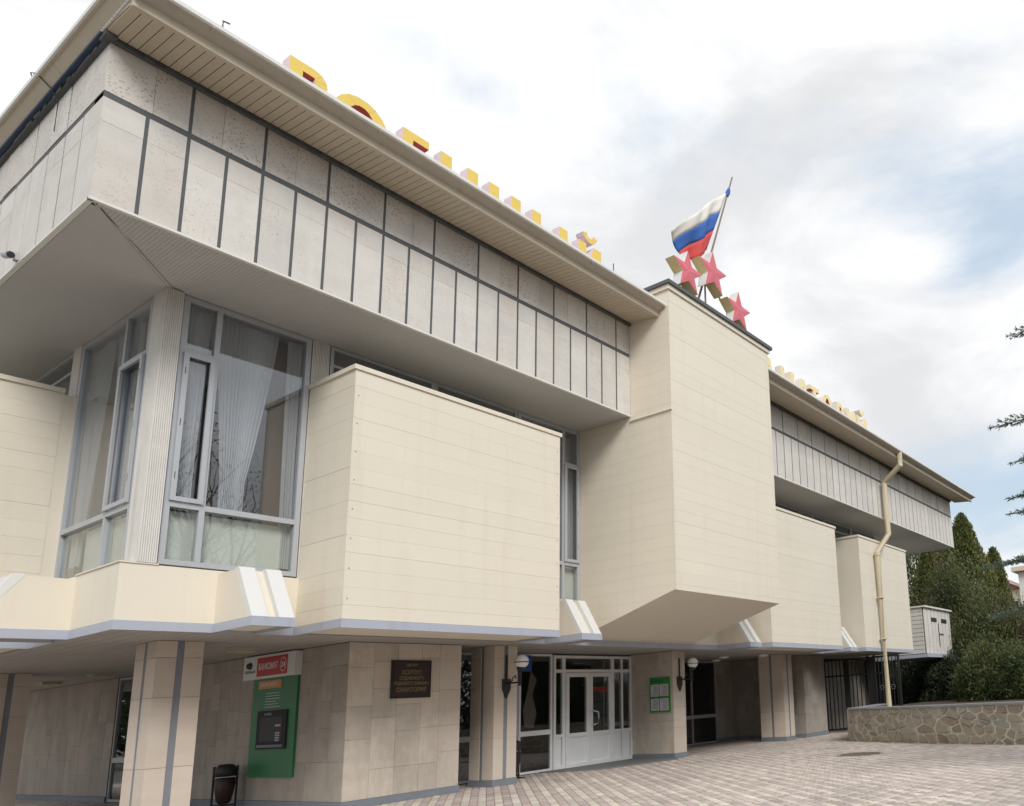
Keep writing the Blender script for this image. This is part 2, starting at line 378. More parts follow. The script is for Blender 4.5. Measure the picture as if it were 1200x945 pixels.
def text(name, body, size, mat, parent, origin, xdir, updir, ext=.006, align='CENTER', sx=1.0, bold=0.0):
    c = bpy.data.curves.new(name, 'FONT'); c.body = body; c.size = size; c.align_x = align; c.extrude = ext; c.offset = bold; c.resolution_u = 3
    t = bpy.data.objects.new(name, c); COL.objects.link(t)
    dg = bpy.context.evaluated_depsgraph_get(); me = bpy.data.meshes.new_from_object(t.evaluated_get(dg))
    bpy.data.objects.remove(t); bpy.data.curves.remove(c)
    X = Vector(xdir).normalized(); U = Vector(updir).normalized(); Z = X.cross(U); off = rootloc(parent)
    for v in me.vertices:
        p = v.co.copy(); v.co = Vector(origin)-off+X*(p.x*sx)+U*p.y+Z*p.z
    me.materials.clear(); me.materials.append(M[mat])
    return link(bpy.data.objects.new(name, me), parent)

# ------------------------------------------------------------------ levels and lines of the building
ZS, ZM1, ZF = 3.22, 3.345, 4.22          # lower soffit, top of metal edge, top of slab fascia
ZB, ZMID0, ZMID1, ZT = 8.84, 10.44, 10.54, 11.31
XL, YB, XR = -1.305, -1.785, 33.24       # upper band: left end, front, right end
TX0, TX1, TY = 9.05, 13.60, -3.12        # tower
STEP = .4935

# ================================================================== ground
g = MB(); g.add([(-400, -400, -.06), (500, -400, -.06), (500, 400, -.06), (-400, 400, -.06)], [(0, 1, 2, 3)])
tag(g.build('ground', 'ground'), kind='structure')
pv = MB(); pv.add([(-30, -45, -.012), (26, -45, -.012), (26, 24, -.012), (-30, 24, -.012)], [(0, 1, 2, 3)])
pavement = tag(pv.build('pavement', 'sand'), kind='structure')

# pavers in diagonal stripes; the biggest in view are single objects
def pavers():
    e1 = np.array([.6, .8]); e2 = np.array([.8, -.6]); L, W, gap = .215, .148, .010
    P = []
    for i in range(-190, 190):
        for j in range(-190, 190):
            c = e1*((i+.5*(j % 2))*L)+e2*(j*W)
            if -2.5 < c[0] < 25.5 and -14.5 < c[1] < 24: P.append((c[0]+0, c[1]-2, i, j))
    P = np.array(P); xy = P[:, :2]
    xy = xy
    # keep what the photograph shows (plus a margin)
    rel = np.c_[xy, np.zeros(len(xy))]-CAM
    z = rel@fw; u = PX+FPX*(rel@rt)/np.maximum(z, .1); v = PY-FPX*(rel@up)/np.maximum(z, .1)
    keep = (z > .5) & (u > -700) & (u < 1500) & (v < 1250)
    P = P[keep]; u = u[keep]; v = v[keep]; z = z[keep]
    inside = (u > 5) & (u < 1195) & (v < 942) & (P[:, 0]*0+P[:, 1] < .6) & (P[:, 0] > 4)
    order = np.argsort(np.where(inside, z, 1e9))[:300]
    near = np.zeros(len(P), bool); near[order] = True
    light = (P[:, 3].astype(int) % 2) == 0
    hl, hw = (L-gap)/2, (W-gap)/2; bv = .010
    base = np.array([(-hl, -hw, -.012), (hl, -hw, -.012), (hl, hw, -.012), (-hl, hw, -.012),
                     (-hl, -hw, -.005), (hl, -hw, -.005), (hl, hw, -.005), (-hl, hw, -.005),
                     (-hl+bv, -hw+bv, 0), (hl-bv, -hw+bv, 0), (hl-bv, hw-bv, 0), (-hl+bv, hw-bv, 0)])
    rotm = np.array([[e1[0], -e1[1]], [e1[1], e1[0]]])
    base[:, :2] = base[:, :2]@rotm.T
    fb = np.array([(8, 9, 10, 11), (4, 5, 9, 8), (5, 6, 10, 9), (6, 7, 11, 10), (7, 4, 8, 11), (0, 1, 5, 4), (1, 2, 6, 5), (2, 3, 7, 6), (3, 0, 4, 7)])
    far = P[~near]; n = len(far)
    cen = np.c_[far[:, :2], rng.normal(0, .0015, n)]
    V = (cen[:, None, :]+base[None]).reshape(-1, 3)
    F = (np.arange(n)[:, None, None]*12+fb[None]).reshape(-1, 4)
    tone = np.repeat(rng.random(n), 9); mi = np.repeat(np.where(light[~near], 0, 1), 9)
    np_mesh('paver_field', V, F, None, pavement, tone, kind='stuff', mats=['pavl', 'pavd'], midx=mi)
    mesh = {}
    for k in range(8):
        o = np_mesh('paver', base.copy(), fb, None, pavement, np.full(9, (k//2)/3.0), mats=['pavl' if k % 2 == 0 else 'pavd'])
        mesh[k] = o.data; bpy.data.objects.remove(o)
    for p, l in zip(P[near], light[near]):
        o = bpy.data.objects.new('paver', mesh[random.randrange(4)*2+(0 if l else 1)]); o.location = (p[0], p[1], random.gauss(0, .0015)); link(o, pavement)
pavers()

# ================================================================== the building
B = thing('sanatorium_building', 'long two storey sanatorium building with cream boxes, tower and stone clad upper band', 'building', (0, 0, 0))

# ---- upper band with stone panels
def band(name, a0, a1, step, d, first, swap=False, split=True, mat='trav'):
    o = MB(swap).box(a0+.008, a1-.004, d+.008, d+.35, ZB+.012, ZT+.012).build(name, 'joint', B)
    ks = [first]
    while ks[-1] < a1-.05: ks.append(ks[-1]+step)
    xs = [max(a0, k) for k in ks]; xs[-1] = a1
    for i in range(len(xs)-1):
        l = xs[i]+(0 if i == 0 else .024); r = xs[i+1]-(.024 if i < len(xs)-2 else 0)
        if r-l < .05: continue
        j = random.uniform(-.003, .003); zj = 10.06+random.uniform(-.03, .03)
        if split:
            piece('stone_panel', l, r, d+j, d+.03, ZB+.03, zj-.002, mat, o, swap); piece('stone_panel', l, r, d+j*.5, d+.03, zj+.002, ZMID0, mat, o, swap)
        else: piece('stone_panel', l, r, d+j, d+.03, ZB+.03, ZMID0, mat, o, swap)
    for i in range(0, len(xs)-1, 2):
        l = xs[i]+(0 if i == 0 else .024); r = xs[min(i+2, len(xs)-1)]; r -= (.024 if i+2 < len(xs)-1 else 0)
        mid = (l+r)/2+random.uniform(-.1, .1); j = random.uniform(-.004, .004)
        if split:
            piece('stone_panel', l, mid-.002, d+j, d+.03, ZMID1, ZT, 'travp', o, swap); piece('stone_panel', mid+.002, r, d-j, d+.03, ZMID1, ZT, 'travp', o, swap)
        else: piece('stone_panel', l, r, d+j, d+.03, ZMID1, ZT, 'travp', o, swap)
    # metal drip edge along the bottom and rough mortar band under the eave
    MB(swap).box(a0-.012, a1, d-.012, d+.05, ZB-.012, ZB+.026).build('drip_edge', 'edge', o)
    m = MB(swap); n = int((a1-a0)/.12)
    for k in range(n):
        q0 = a0+(a1-a0)*k/n; q1 = a0+(a1-a0)*(k+1)/n
        m.box(q0, q1, d-.05-random.random()*.03, d+.03, ZT+.004, ZT+.125)
    m.build('mortar_band', 'joint', o)
    return o
band('upper_band', XL, TX0-.012, STEP, YB, XL)
band('upper_band', TX1+.012, XR, STEP, YB, XL+STEP*30, split=False)
band('upper_band', YB+.036, 10.2, .685, XL, YB+.0, swap=True)
MB().box(XL+.36, TX0-.01, YB+.36, 3.9, ZB+.06, 11.25).build('band_core', 'joint', B)
MB().box(TX1+.01, XR-.01, YB+.36, 20, ZB+.06, 11.25).build('band_core', 'joint', B)
MB().box(XL+.36, 4.2, 3.91, 20, ZB+.06, 11.25).build('band_core', 'joint', B)
piece('end_wall', XR+.002, XR+.03, YB+.02, 20, ZB, 11.3, 'trav', B)

# ---- slatted soffits
def soffit_slats(name, clipfn, a0, a1, pitch, z, mat, swap=False, gap=.003):
    m = MB(swap); a = a0
    while a < a1:
        b = min(a+pitch-gap, a1); p = clipfn(a, b)
        if p: (l0, l1, r0, r1) = p; m.prism([(a, l0), (b, r0), (b, r1), (a, l1)], 'z', z, z+.012)
        a += pitch
    return m.build(name, mat, B, kind='stuff', recalc=True)
soffit_slats('soffit_slats', lambda a, b: (YB+.06, min(.05, YB+.06+(a-XL)*1.0-.02), YB+.06, min(.05, YB+.06+(b-XL)*1.0-.02)) if a > XL+.1 else None, XL+.06, TX0-.02, .05, ZB, 'soffit')
soffit_slats('soffit_slats', lambda a, b: (XL+.06, min(.25, XL+.06+(a-YB)*.86-.02), XL+.06, min(.25, XL+.06+(b-YB)*.86-.02)) if a > YB+.12 else None, YB+.06, 16, .05, ZB, 'soffit', swap=True)
soffit_slats('soffit_slats', lambda a, b: (YB+.06, .05, YB+.06, .05), TX1+.02, XR-.02, .1, ZB, 'soffit')
m = MB(); m.box(XL+.03, TX0-.02, YB+.04, 3.9, ZB+.02, ZB+.055); m.box(XL+.03, 4.2, 3.905, 20, ZB+.02, ZB+.055); m.box(TX1+.02, XR-.02, YB+.04, 20, ZB+.02, ZB+.055)
m.build('soffit_backing', 'soffit', B)
m = MB(); m.tube([(XL+.04, YB+.04, ZB-.002), (.17, -.03, ZB-.002)], .012, 6); m.build('soffit_mitre_strip', 'soffit', B)

# ---- eaves
def eave(x0, x1, slats):
    o = MB().prism([(-1.85, 11.408), (-2.74, 11.318), (-2.74, 11.46), (-1.85, 11.46)], 'x', x0, x1).build('eave', 'eave', B)
    if slats:
        x = x0+.01
        while x < x1-.02:
            MB().prism([(-1.86, 11.398), (-2.725, 11.31), (-2.725, 11.292), (-1.86, 11.38)], 'x', x, min(x+.112, x1)).build('eave_slat', 'eave', o); x += .122
    MB().box(x0, x1, -2.80, -2.727, 11.275, 11.43).build('eave_lip', 'eave', o)
    MB().prism([(-2.802, 11.41), (-2.97, 11.475), (-3.02, 11.475), (-3.02, 11.525), (-2.802, 11.525)], 'x', x0-.05, x1).build('gutter', 'gutter', o)
    MB().prism([(-3.022, 11.48), (-3.045, 11.50), (-3.045, 11.56), (-2.95, 11.56), (-2.95, 11.528), (-3.022, 11.528)], 'x', x0-.09, x1+.04).build('gutter_edge', 'edge', o)
    x = x0+.8
    while x < x1: MB().box(x, x+.02, -3.06, -2.83, 11.455, 11.475).build('gutter_clip', 'gutter', o); x += 2.4
eave(-1.40, TX0-.012, True); eave(TX1+.012, XR+.62, False)
o = MB().prism([(-1.40, 11.405), (-1.53, 11.56), (-1.56, 11.56), (-1.56, 11.62), (-1.40, 11.62)], 'y', -3.0, 22).build('side_fascia', 'eave', B)
MB().prism([(-1.562, 11.555), (-1.585, 11.57), (-1.585, 11.645), (-1.54, 11.645), (-1.54, 11.622), (-1.562, 11.622)], 'y', -3.03, 22).build('fascia_edge', 'edge', o)
MB().box(-1.425, -1.34, -1.80, 22, 11.375, 11.42).build('membrane_strip', 'membrane', o)
MB().box(-1.40, -1.27, -1.92, -1.70, 11.318, 11.43).build('corner_mortar', 'joint', o)
m = MB()
for k in range(14): m.tube([(-1.41-.0*k, -2.95+k*.085, 11.40+.002*(k % 3)), (-1.41, -2.95+k*.085+.06, 11.405)], .018, 6)
m.build('mitre_sealant', 'edge', o)
for yy in (-.35, 2.6, 5.5): MB().prism([(-1.404, 11.404), (-1.536, 11.561), (-1.52, 11.57), (-1.395, 11.42)], 'y', yy, yy+.014).build('fascia_joint', 'gutter', o)
MB().box(-1.29, TX0-.01, -1.42, 20, 11.255, 11.30).build('roof', 'roof', B); MB().box(TX1+.01, XR-.02, -1.42, 20, 11.255, 11.30).build('roof', 'roof', B)

# ---- boards on the cream boxes and tower
BH = .302
def courses(parent, a0, a1, d0, d1, z0, z1, swap=False, ztop=None):
    z = z1
    while z > z0+.02:
        zb = max(z0, z-BH); j = random.uniform(-.0022, .0022)
        piece('board', a0, a1, d0+j, d1, zb+random.uniform(.0008, .002), z-random.uniform(.0008, .002), 'cream', parent, swap); z -= BH
def facade_box(a0, a1, swap=False, d=-1.47, left=True, right=True, zt=7.90):
    o = MB(swap).box(a0+.005, a1-.005, d+.005, .3, ZS+.03, zt-.10).build('cream_box', 'cream', B)
    z1 = zt-.085
    courses(o, a0+.0, a1-.0, d, d+.018, ZM1+.005, z1, swap)
    if left: courses(o, d+.020, .02, a0, a0+.018, ZM1+.005, z1, not swap)
    if right: courses(o, d+.020, .02, a1-.018, a1, ZM1+.005, z1, not swap)
    MB(swap).box(a0-.035, a1+.035, d-.035, .02, zt-.083, zt).build('coping', 'cream', o)
    m = MB(swap); m.box(a0-.014, a1+.014, d-.014, d+.02, ZS-.02, ZM1); m.box(a0-.0142, a0+.02, d+.021, -.0, ZS-.02, ZM1); m.box(a1-.02, a1+.0142, d+.021, -.0, ZS-.02, ZM1)
    m.build('metal_edge', 'metal', o)
    m = MB(swap)
    k = a0+.25
    z = ZM1+.35
    while z < zt-.2: m.tube([(a0+.07, d-.006, z), (a0+.07, d+.004, z)], .011, 6); m.tube([(a1-.07, d-.006, z+.1), (a1-.07, d+.004, z+.1)], .011, 6); z += .52
    m.build('bolt_heads', 'strip', o, kind='stuff')
    return o
facade_box(2.46, 7.06); facade_box(15.6, 20.37); facade_box(22.35, 27.2)
facade_box(3.42, 8.1, swap=True)

# tower
tw = MB().prism([(TY+.005, 4.25), (TY+.005, 11.93), (.6, 11.93), (.6, 3.41), (-.02, 3.41)], 'x', TX0+.005, TX1-.005).build('tower', 'cream', B)
courses(tw, TX0+.0, TX1-.0, TY, TY+.018, 4.235, 11.925)
z = 11.925
while z > 3.43:
    zb = max(3.42, z-BH); yl = lambda q: TY+.020 if q >= 4.25 else (TY+.02)*(q-3.41)/(4.25-3.41)
    for X0, X1 in ((TX0, TX0+.018), (TX1-.018, TX1)):
        pl = [(yl(z-.0013), z-.0013), (.2, z-.0013), (.2, zb+.0013), (yl(zb+.0013), zb+.0013)]
        if zb < 4.25 < z: pl.append((TY+.02, 4.25))
        MB().prism(pl, 'x', X0, X1).build('board', 'cream', tw)
    z = zb
MB().box(TX0-.05, TX1+.05, TY-.05, .6, 11.93, 12.05).build('tower_cornice', 'cream', tw)
MB().box(TX0-.10, TX1+.12, TY-.11, .65, 12.053, 12.15).build('tower_flashing', 'flash', tw)
MB().prism([(TX0-.045, 8.70), (TX0, 8.69), (TX0, 8.76), (TX0-.045, 8.73)], 'y', TY-.03, YB).build('drip_ledge', 'cream', tw)

# ---- floor slab, its fascia and metal edge
MB().box(0, 27.25, 0, 20, ZS+.04, ZF).build('floor_slab', 'cream', B)
MB().box(27.253, XR-.3, 1.502, 20, ZS+.04, ZF-.003).build('floor_slab', 'cream', B)
MB().box(27.16, 27.24, .12, 20, ZF+.002, ZB+.015).build('end_wall', 'cream', B)
for a, b in ((-.013, 2.44), (7.08, 15.58), (20.39, 22.33)): MB().box(a, b, -.013, .0, ZS-.02, ZM1).build('metal_edge', 'metal', B)
for a, b in ((.001, 3.40), (8.12, 20)): MB().box(-.013, -.0, a, b, ZS-.02, ZM1).build('metal_edge', 'metal', B)
m = MB(); m.box(-.02, .46, -.02, .05, ZF+.001, ZF+.022); m.box(-.02, .05, .051, 1.66, ZF+.001, ZF+.022); m.build('fascia_lip', 'cream', B)
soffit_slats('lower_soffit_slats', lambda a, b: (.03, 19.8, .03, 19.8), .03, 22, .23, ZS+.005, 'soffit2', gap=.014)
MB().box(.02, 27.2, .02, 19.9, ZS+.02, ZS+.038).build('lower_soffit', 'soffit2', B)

# ---- slanted ribs with white stripes
def rib(a0, a1, swap=False):
    zt = 4.17; w = a1-a0
    o = MB(swap).prism([(0.01, ZS+.03), (-1.13, ZS+.03), (-1.13, ZM1), (-.59, zt), (0.01, zt)], 'x', a0, a1) if not swap else MB().prism([(0.01, ZS+.03), (-1.13, ZS+.03), (-1.13, ZM1), (-.59, zt), (0.01, zt)], 'y', a0, a1)
    o = o.build('slanted_rib', 'cream', B)
    for s0, s1 in ((0, .36), (.64, 1)):
        pr = [(-1.12, ZM1+.004), (-1.245, ZM1+.004), (-.70, zt+.03), (-.60, zt+.03), (-.58, zt+.002)]
        q = MB(); q.prism(pr, 'y' if swap else 'x', a0+w*s0-.004, a0+w*s1+.004); q.build('white_stripe', 'white', o)
    m = MB(swap); m.box(a0-.012, a1+.012, -1.26, -1.18, ZS-.02, ZM1); m.box(a0-.0122, a0+.01, -1.179, -.013, ZS-.02, ZM1); m.box(a1-.01, a1+.0122, -1.179, -.013, ZS-.02, ZM1)
    m.build('metal_edge', 'metal', o)
for a in (1.25, 7.92, 14.70, 21.45): rib(a, a+.60)
rib(1.68, 2.28, swap=True)

# ---- upper windows
def frame_rect(m, a0, a1, z0, z1, w, d0, d1):
    m.box(a0, a0+w, d0, d1, z0, z1); m.box(a1-w, a1, d0, d1, z0, z1); m.box(a0+w, a1-w, d0, d1, z0, z0+w); m.box(a0+w, a1-w, d0, d1, z1-w, z1)
WZ0, WZ1 = ZF+.03, ZB-.015
def big_window(a0, a1, mull, case, D, swap=False, mirror=False):
    """D = offset of glass plane; casement bay between case[0] and case[1]"""
    m = MB(swap); frame_rect(m, a0, a1, WZ0, WZ1, .085, D-.05, D+.07)
    m.box(mull-.04, mull+.04, D-.052, D+.07, WZ0+.085, WZ1-.085)
    c0, c1 = case
    o0, o1 = (a0+.085, mull-.04), (mull+.04, a1-.085)
    for (p, q) in (o0, o1): m.box(p, q, D-.055, D+.07, 5.19, 5.28)
    cb = o0 if c0 < mull else o1
    m.box(cb[0], cb[1], D-.054, D+.07, 7.83, 7.90)
    w = m.build('window', 'alu', B)
    s = MB(swap); frame_rect(s, cb[0]-.03, cb[1]+.03, 5.285, 7.825, .075, D-.095, D-.056)
    cs = s.build('casement', 'alu', w)
    hx = cb[0]+.0 if not mirror else cb[1]-.02
    for hz in (5.7, 6.6, 7.5): MB(swap).tube([(hx+.005, D-.085, hz-.06), (hx+.005, D-.085, hz+.06)], .014, 6).build('hinge', 'flash', w)
    for (p, q) in (o0, o1):
        for z0, z1 in ((WZ0+.055, 5.20), (5.275, 7.83) if (p, q) == cb else (5.275, WZ1-.055)) + (((7.89, WZ1-.055),) if (p, q) == cb else ()):
            MB(swap).box(p-.004, q+.004, D-.004, D+.004, z0-.004, z1+.004).build('pane', 'frost' if z1 < 5.3 else 'glass', w)
    return w
big_window(.45, 2.43, .96, (.5, .95), .07)
big_window(.50, 3.44, 1.485, (.55, 1.45), .246, swap=True)
big_window(7.10, 9.04, 8.50, (8.53, 9.0), .07, mirror=True)
def strip_window(a0, a1, n, D, z0, swap=False):
    m = MB(swap); frame_rect(m, a0, a1, z0, WZ1, .06, D-.04, D+.05); m.box(a0+.06, a1-.06, D-.03, D+.04, 8.42, 8.47)
    for k in range(1, n): x = a0+(a1-a0)*k/n; m.box(x-.07, x+.07, D-.043, D+.05, z0+.06, WZ1-.06)
    w = m.build('window', 'alu', B)
    for k in range(n):
        x0, x1 = a0+(a1-a0)*k/n, a0+(a1-a0)*(k+1)/n
        MB(swap).box(x0+.066, x1-.066, D-.004, D+.004, z0+.056, WZ1-.056).build('pane', 'glass', w)
strip_window(2.78, 7.08, 2, .07, 7.55); strip_window(3.86, 8.2, 2, .246, 7.55, True)
strip_window(TX1+.03, 15.62, 2, .07, WZ0); strip_window(15.64, 20.36, 2, .07, 7.55); strip_window(20.38, 22.34, 2, .07, WZ0); strip_window(22.36, 27.2, 2, .07, 7.55)
strip_window(8.22, 16, 4, .246, WZ0, True)

# fluted columns between windows
def fluted(a0, a1, d0, d1, b0, b1, sides):
    m = MB(); m.box(a0+.012, a1-.012, d0+.012, d1, b0, b1)
    if 'f' in sides:
        n = max(3, int((a1-a0)/.026))
        for k in range(n): x = a0+(a1-a0)*k/n; m.box(x+.004, x+(a1-a0)/n-.006, d0-.002*(k % 2), d0+.013, b0, b1)
    if 'l' in sides:
        n = max(3, int((d1-d0)/.026))
        for k in range(n): y = d0+.016+(d1-d0-.016)*k/n; m.box(a0-.002*(k % 2), a0+.013, y+.004, y+(d1-d0)/n-.006, b0, b1)
    return m.build('fluted_column', 'fluted', B)
fluted(.18, .43, -.03, .44, ZF+.024, ZB-.002, 'fl')
fluted(2.45, 2.765, .03, .3, ZF+.004, ZB-.002, 'f')
fluted(.18, .6, 3.46, 3.84, ZF+.004, ZB-.002, 'l')

# ---- interiors behind the upper glass
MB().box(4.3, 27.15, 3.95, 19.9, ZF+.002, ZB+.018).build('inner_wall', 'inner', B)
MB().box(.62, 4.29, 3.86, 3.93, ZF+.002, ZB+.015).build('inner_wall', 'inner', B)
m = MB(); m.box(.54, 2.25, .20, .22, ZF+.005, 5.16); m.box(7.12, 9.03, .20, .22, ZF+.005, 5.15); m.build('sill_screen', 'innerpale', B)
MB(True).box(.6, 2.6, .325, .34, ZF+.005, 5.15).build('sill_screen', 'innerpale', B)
MB().box(2.05, 2.40, .5, .58, 4.25, 8.8).build('inner_post', 'wood', B)
MB(True).box(2.2, 2.45, .75, .85, 4.25, 8.8).build('inner_post', 'wood', B)
def curtain(a0, a1, gather, ztop, zbot, D, swap=False, folds=16):
    n, k = folds*6, 26; V = []; F = []
    for i in range(k+1):
        t = i/k; z = ztop+(zbot-ztop)*t
        s = (1-t)**.8*1.0 if t < .85 else (1-.85)**.8
        l = a0+(gather-.09-a0)*(1-s)**.9; r = a1+(gather+.09-a1)*(1-s)**1.15
        for j in range(n+1):
            q = j/n; V.append((l+(r-l)*q, D+.05*math.sin(q*folds*2*math.pi+.6*math.sin(3*t))*(.6+.4*math.sin(7*q)), z))
    for i in range(k):
        for j in range(n): a = i*(n+1)+j; F.append((a, a+1, a+n+2, a+n+1))
    m = MB(swap); m.add(V, F); return m.build('curtain', 'curtain', B, smooth=True, recalc=False)
curtain(1.0, 1.95, 1.38, 8.72, 5.32, .20, folds=13)
curtain(2.12, 2.36, 2.3, 8.72, 4.4, .22, folds=4)
curtain(.50, .92, .75, 8.72, 5.2, .22, folds=6)
curtain(2.45, 3.4, 3.15, 8.72, 4.6, .36, swap=True, folds=9)
curtain(1.3, 2.3, 1.6, 8.72, 5.0, .38, swap=True, folds=9)
curtain(8.5, 9.0, 8.9, 8.72, 4.4, .36, folds=7)

# ---- downpipe
dq = [at(1055, 532, y=-2.93), at(1055, 545, y=-2.93), at(1036, 566, y=-2.03), at(1042, 627, y=-2.03), at(1028, 648, y=-1.66), at(1047, 835, y=-1.66)]
dq[0] = np.array([dq[1][0], -2.93, 11.47]); dq[3][0] = dq[2][0]; dq[5][0] = dq[4][0]; dq[5][2] = .2
dp = MB(); dp.tube([tuple(p) for p in dq], [.12, .12, .125, .125, .13, .135], 14)
dpo = dp.build('downpipe', 'beigepipe', B)
for zz in (7.2, 5.4, 3.7): MB().lathe([(.15, -.025), (.15, .025)], (dq[4][0], dq[4][1], zz), 14).build('pipe_collar', 'beigepipe', dpo)

# ---- plant cabin at the far end
cb = MB().box(29.32, 32.9, -1.25, 1.5, 3.22, 5.42).build('wall_cabin', 'joint', B)
z = 5.44
while z > 3.3: piece('board', 29.28, 29.32, -1.2, 1.5, max(3.24, z-.2)+.012, z-.008, 'fluted', cb); z -= .2
x = 29.30
while x < 32.85: piece('board', x+.03, min(x+.45, 32.92), -1.28, -1.24, 3.24, 5.44, 'trav', cb); x += .48
for a in (30.2, 31.6): MB().box(a, a+.75, -1.30, -1.282, 4.80, 5.0).build('vent', 'shade', cb)
MB().box(31.1, 31.16, -1.31, -1.2825, 3.6, 4.75).build('latch_bar', 'flash', cb)
MB().box(31.1, 31.75, -1.325, -1.312, 4.2, 4.25).build('latch_handle', 'flash', cb)
MB().box(29.2, 33.0, -1.4, 1.6, 5.442, 5.52).build('cabin_roof', 'fluted', cb)
MB().box(29.25, 32.96, -1.36, 1.5, 3.06, 3.22).build('metal_edge', 'metal', cb)

# ================================================================== ground floor
def tiles(parent, a0, a1, z0, z1, d, swap=False, mat='trav_g', outward=-1, wmin=.34, wmax=.58, plain=None):
    a = a0; th = .018
    while a < a1-.02:
        w = random.uniform(wmin, wmax); b = a+w
        if a1-b < .2: b = a1
        z = z0; first = random.choice([.55, .75, .95, 1.15])
        while z < z1-.02:
            h = first if z == z0 else random.uniform(.5, 1.05)
            t = z+h
            if z1-t < .22: t = z1
            j = random.uniform(-.002, .002); dd = (d+j, d+th) if outward < 0 else (d-th, d-j)
            piece('wall_tile', a+.0025, b-.0025, dd[0], dd[1], z+.0025, t-.0025, mat, parent, swap); z = t
        a = b
ZC = ZS+.004
def wallblock(x0, x1, y0, y1, front=None, left=None, right=None, wm='trav_g'):
    o = MB().box(x0+.018, x1-.018, y0+.018, y1, 0, ZC).build('ground_floor_wall', 'joint', B)
    if front: tiles(o, x0, x1, .15, ZC-.01, y0, False, front)
    if left: tiles(o, y0+.02, y1, .15, ZC-.01, x0, True, left)
    if right: tiles(o, y0+.02, y1, .15, ZC-.01, x1, True, right, outward=1)
    x = x0-.02; m = MB(); m.box(x0-.022, x1+.022, y0-.022, y0+.01, 0, .148); m.box(x0-.0222, x0+.01, y0+.011, y1, 0, .1478); m.box(x1-.01, x1+.0222, y0+.011, y1, 0, .1478)
    m.build('plinth', 'plinth', o); return o
XG = 3.94
w1 = wallblock(XG, 6.4, .95, 2.6, 'trav_w', None, None)
atmw = MB().box(XG+.018, 4.4, 2.6, 7.2, 0, ZC).build('ground_floor_wall', 'joint', B); tiles(atmw, .97, 7.2, .15, ZC-.01, XG, True)
MB().box(XG-.022, XG+.01, .99, 7.2, 0, .147).build('plinth', 'plinth', atmw)
lw = MB().box(XG+.018, 4.4, 11.9, 20, 0, ZC).build('ground_floor_wall', 'joint', B); tiles(lw, 11.9, 20, .15, ZC-.01, XG, True)
MB().box(XG-.022, XG+.01, 11.9, 20, 0, .147).build('plinth', 'plinth', lw)
p3 = wallblock(13.5, 14.08, .85, 2.62, 'pierstone', 'trav_w', 'pierstone')
w4 = wallblock(21.47, 23.2, .95, 4.4, 'trav_g', 'trav_g', None)
bw = MB().box(20.3, 21.46, 4.42, 4.8, 0, ZC).build('ground_floor_wall', 'joint', B); tiles(bw, 20.3, 21.46, .15, ZC-.01, 4.40)
MB().box(20.3, 21.46, 4.37, 4.41, 0, .147).build('plinth', 'plinth', bw)
gw = MB().box(24.4, 33.0, 2.72, 3.2, 0, ZC).build('ground_floor_wall', 'joint', B); tiles(gw, 24.4, 30.5, 0, ZC-.01, 2.70, wmin=.5, wmax=.7)
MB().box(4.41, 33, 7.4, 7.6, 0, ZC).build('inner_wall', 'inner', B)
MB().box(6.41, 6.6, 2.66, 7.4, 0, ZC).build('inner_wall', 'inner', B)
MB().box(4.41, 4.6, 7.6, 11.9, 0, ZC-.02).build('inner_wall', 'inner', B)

def pier(x0, x1, y0, y1, strips='fl'):
    o = MB().box(x0+.02, x1-.02, y0+.02, y1-.02, 0, ZC).build('pier', 'strip', B)
    rows = [.15, 1.08, 2.25, 2.93, ZC-.004]; sw = .052
    def face(a0, a1, d0, d1, swap):
        c = (a0+a1)/2
        for l, r in ((a0, c-sw), (c+sw, a1)):
            for k in range(4):
                dz = random.uniform(-.06, .06) if k < 3 else 0
                piece('stone_slab', l, r, d0+random.uniform(-.0015, .0015), d1, rows[k]+.003, rows[k+1]-.003, 'pierstone', o, swap)
        piece('slate_strip', c-sw+.002, c+sw-.002, d0+.010, d1+.004, .15, ZC-.004, 'strip', o, swap)
    face(x0, x1, y0, y0+.02, False); face(y0+.021, y1, x0, x0+.02, True)
    for l, r in ((y0+.021, (y0+y1)/2), ((y0+y1)/2+.004, y1)): piece('stone_slab', l, r, x1-.02, x1, .15, ZC-.004, 'pierstone', o, True)
    m = MB(); m.box(x0-.018, x1+.018, y0-.018, y1+.01, 0, .146); m.build('plinth', 'plinth', o)
pier(1.13, 1.80, 1.66, 2.50); pier(7.20, 7.83, .85, 1.70); pier(19.80, 20.46, .85, 1.95); pier(1.13, 1.80, 10.1, 10.95)

# ---- glazing at the entrance
def lower_glazing(a0, a1, D, n, swap=False, zsill=1.0, mat='alu', sill=True):
    m = MB(swap); frame_rect(m, a0, a1, .02, ZC-.02, .06, D-.04, D+.04)
    for k in range(1, n): x = a0+(a1-a0)*k/n; m.box(x-.035, x+.035, D-.042, D+.04, .08, ZC-.08)
    for k in range(n):
        x0 = a0+(a1-a0)*k/n+(.035 if k else .06); x1 = a0+(a1-a0)*(k+1)/n-(.035 if k < n-1 else .06)
        m.box(x0, x1, D-.041, D+.04, zsill, zsill+.13)
    w = m.build('window', mat, B)
    for k in range(n):
        x0 = a0+(a1-a0)*k/n+.03; x1 = a0+(a1-a0)*(k+1)/n-.03
        for z0, z1 in ((.07, zsill+.004), (zsill+.126, ZC-.07)): MB(swap).box(x0, x1, D-.004, D+.004, z0, z1).build('pane', 'glassd', w)
    return w
lower_glazing(6.42, 9.28, 2.62, 3); lower_glazing(9.29, 10.40, 2.62, 1, mat='pvc')
lower_glazing(7.22, 11.88, 4.0, 3, True, zsill=1.0)
lower_glazing(14.1, 20.29, 4.42, 4)
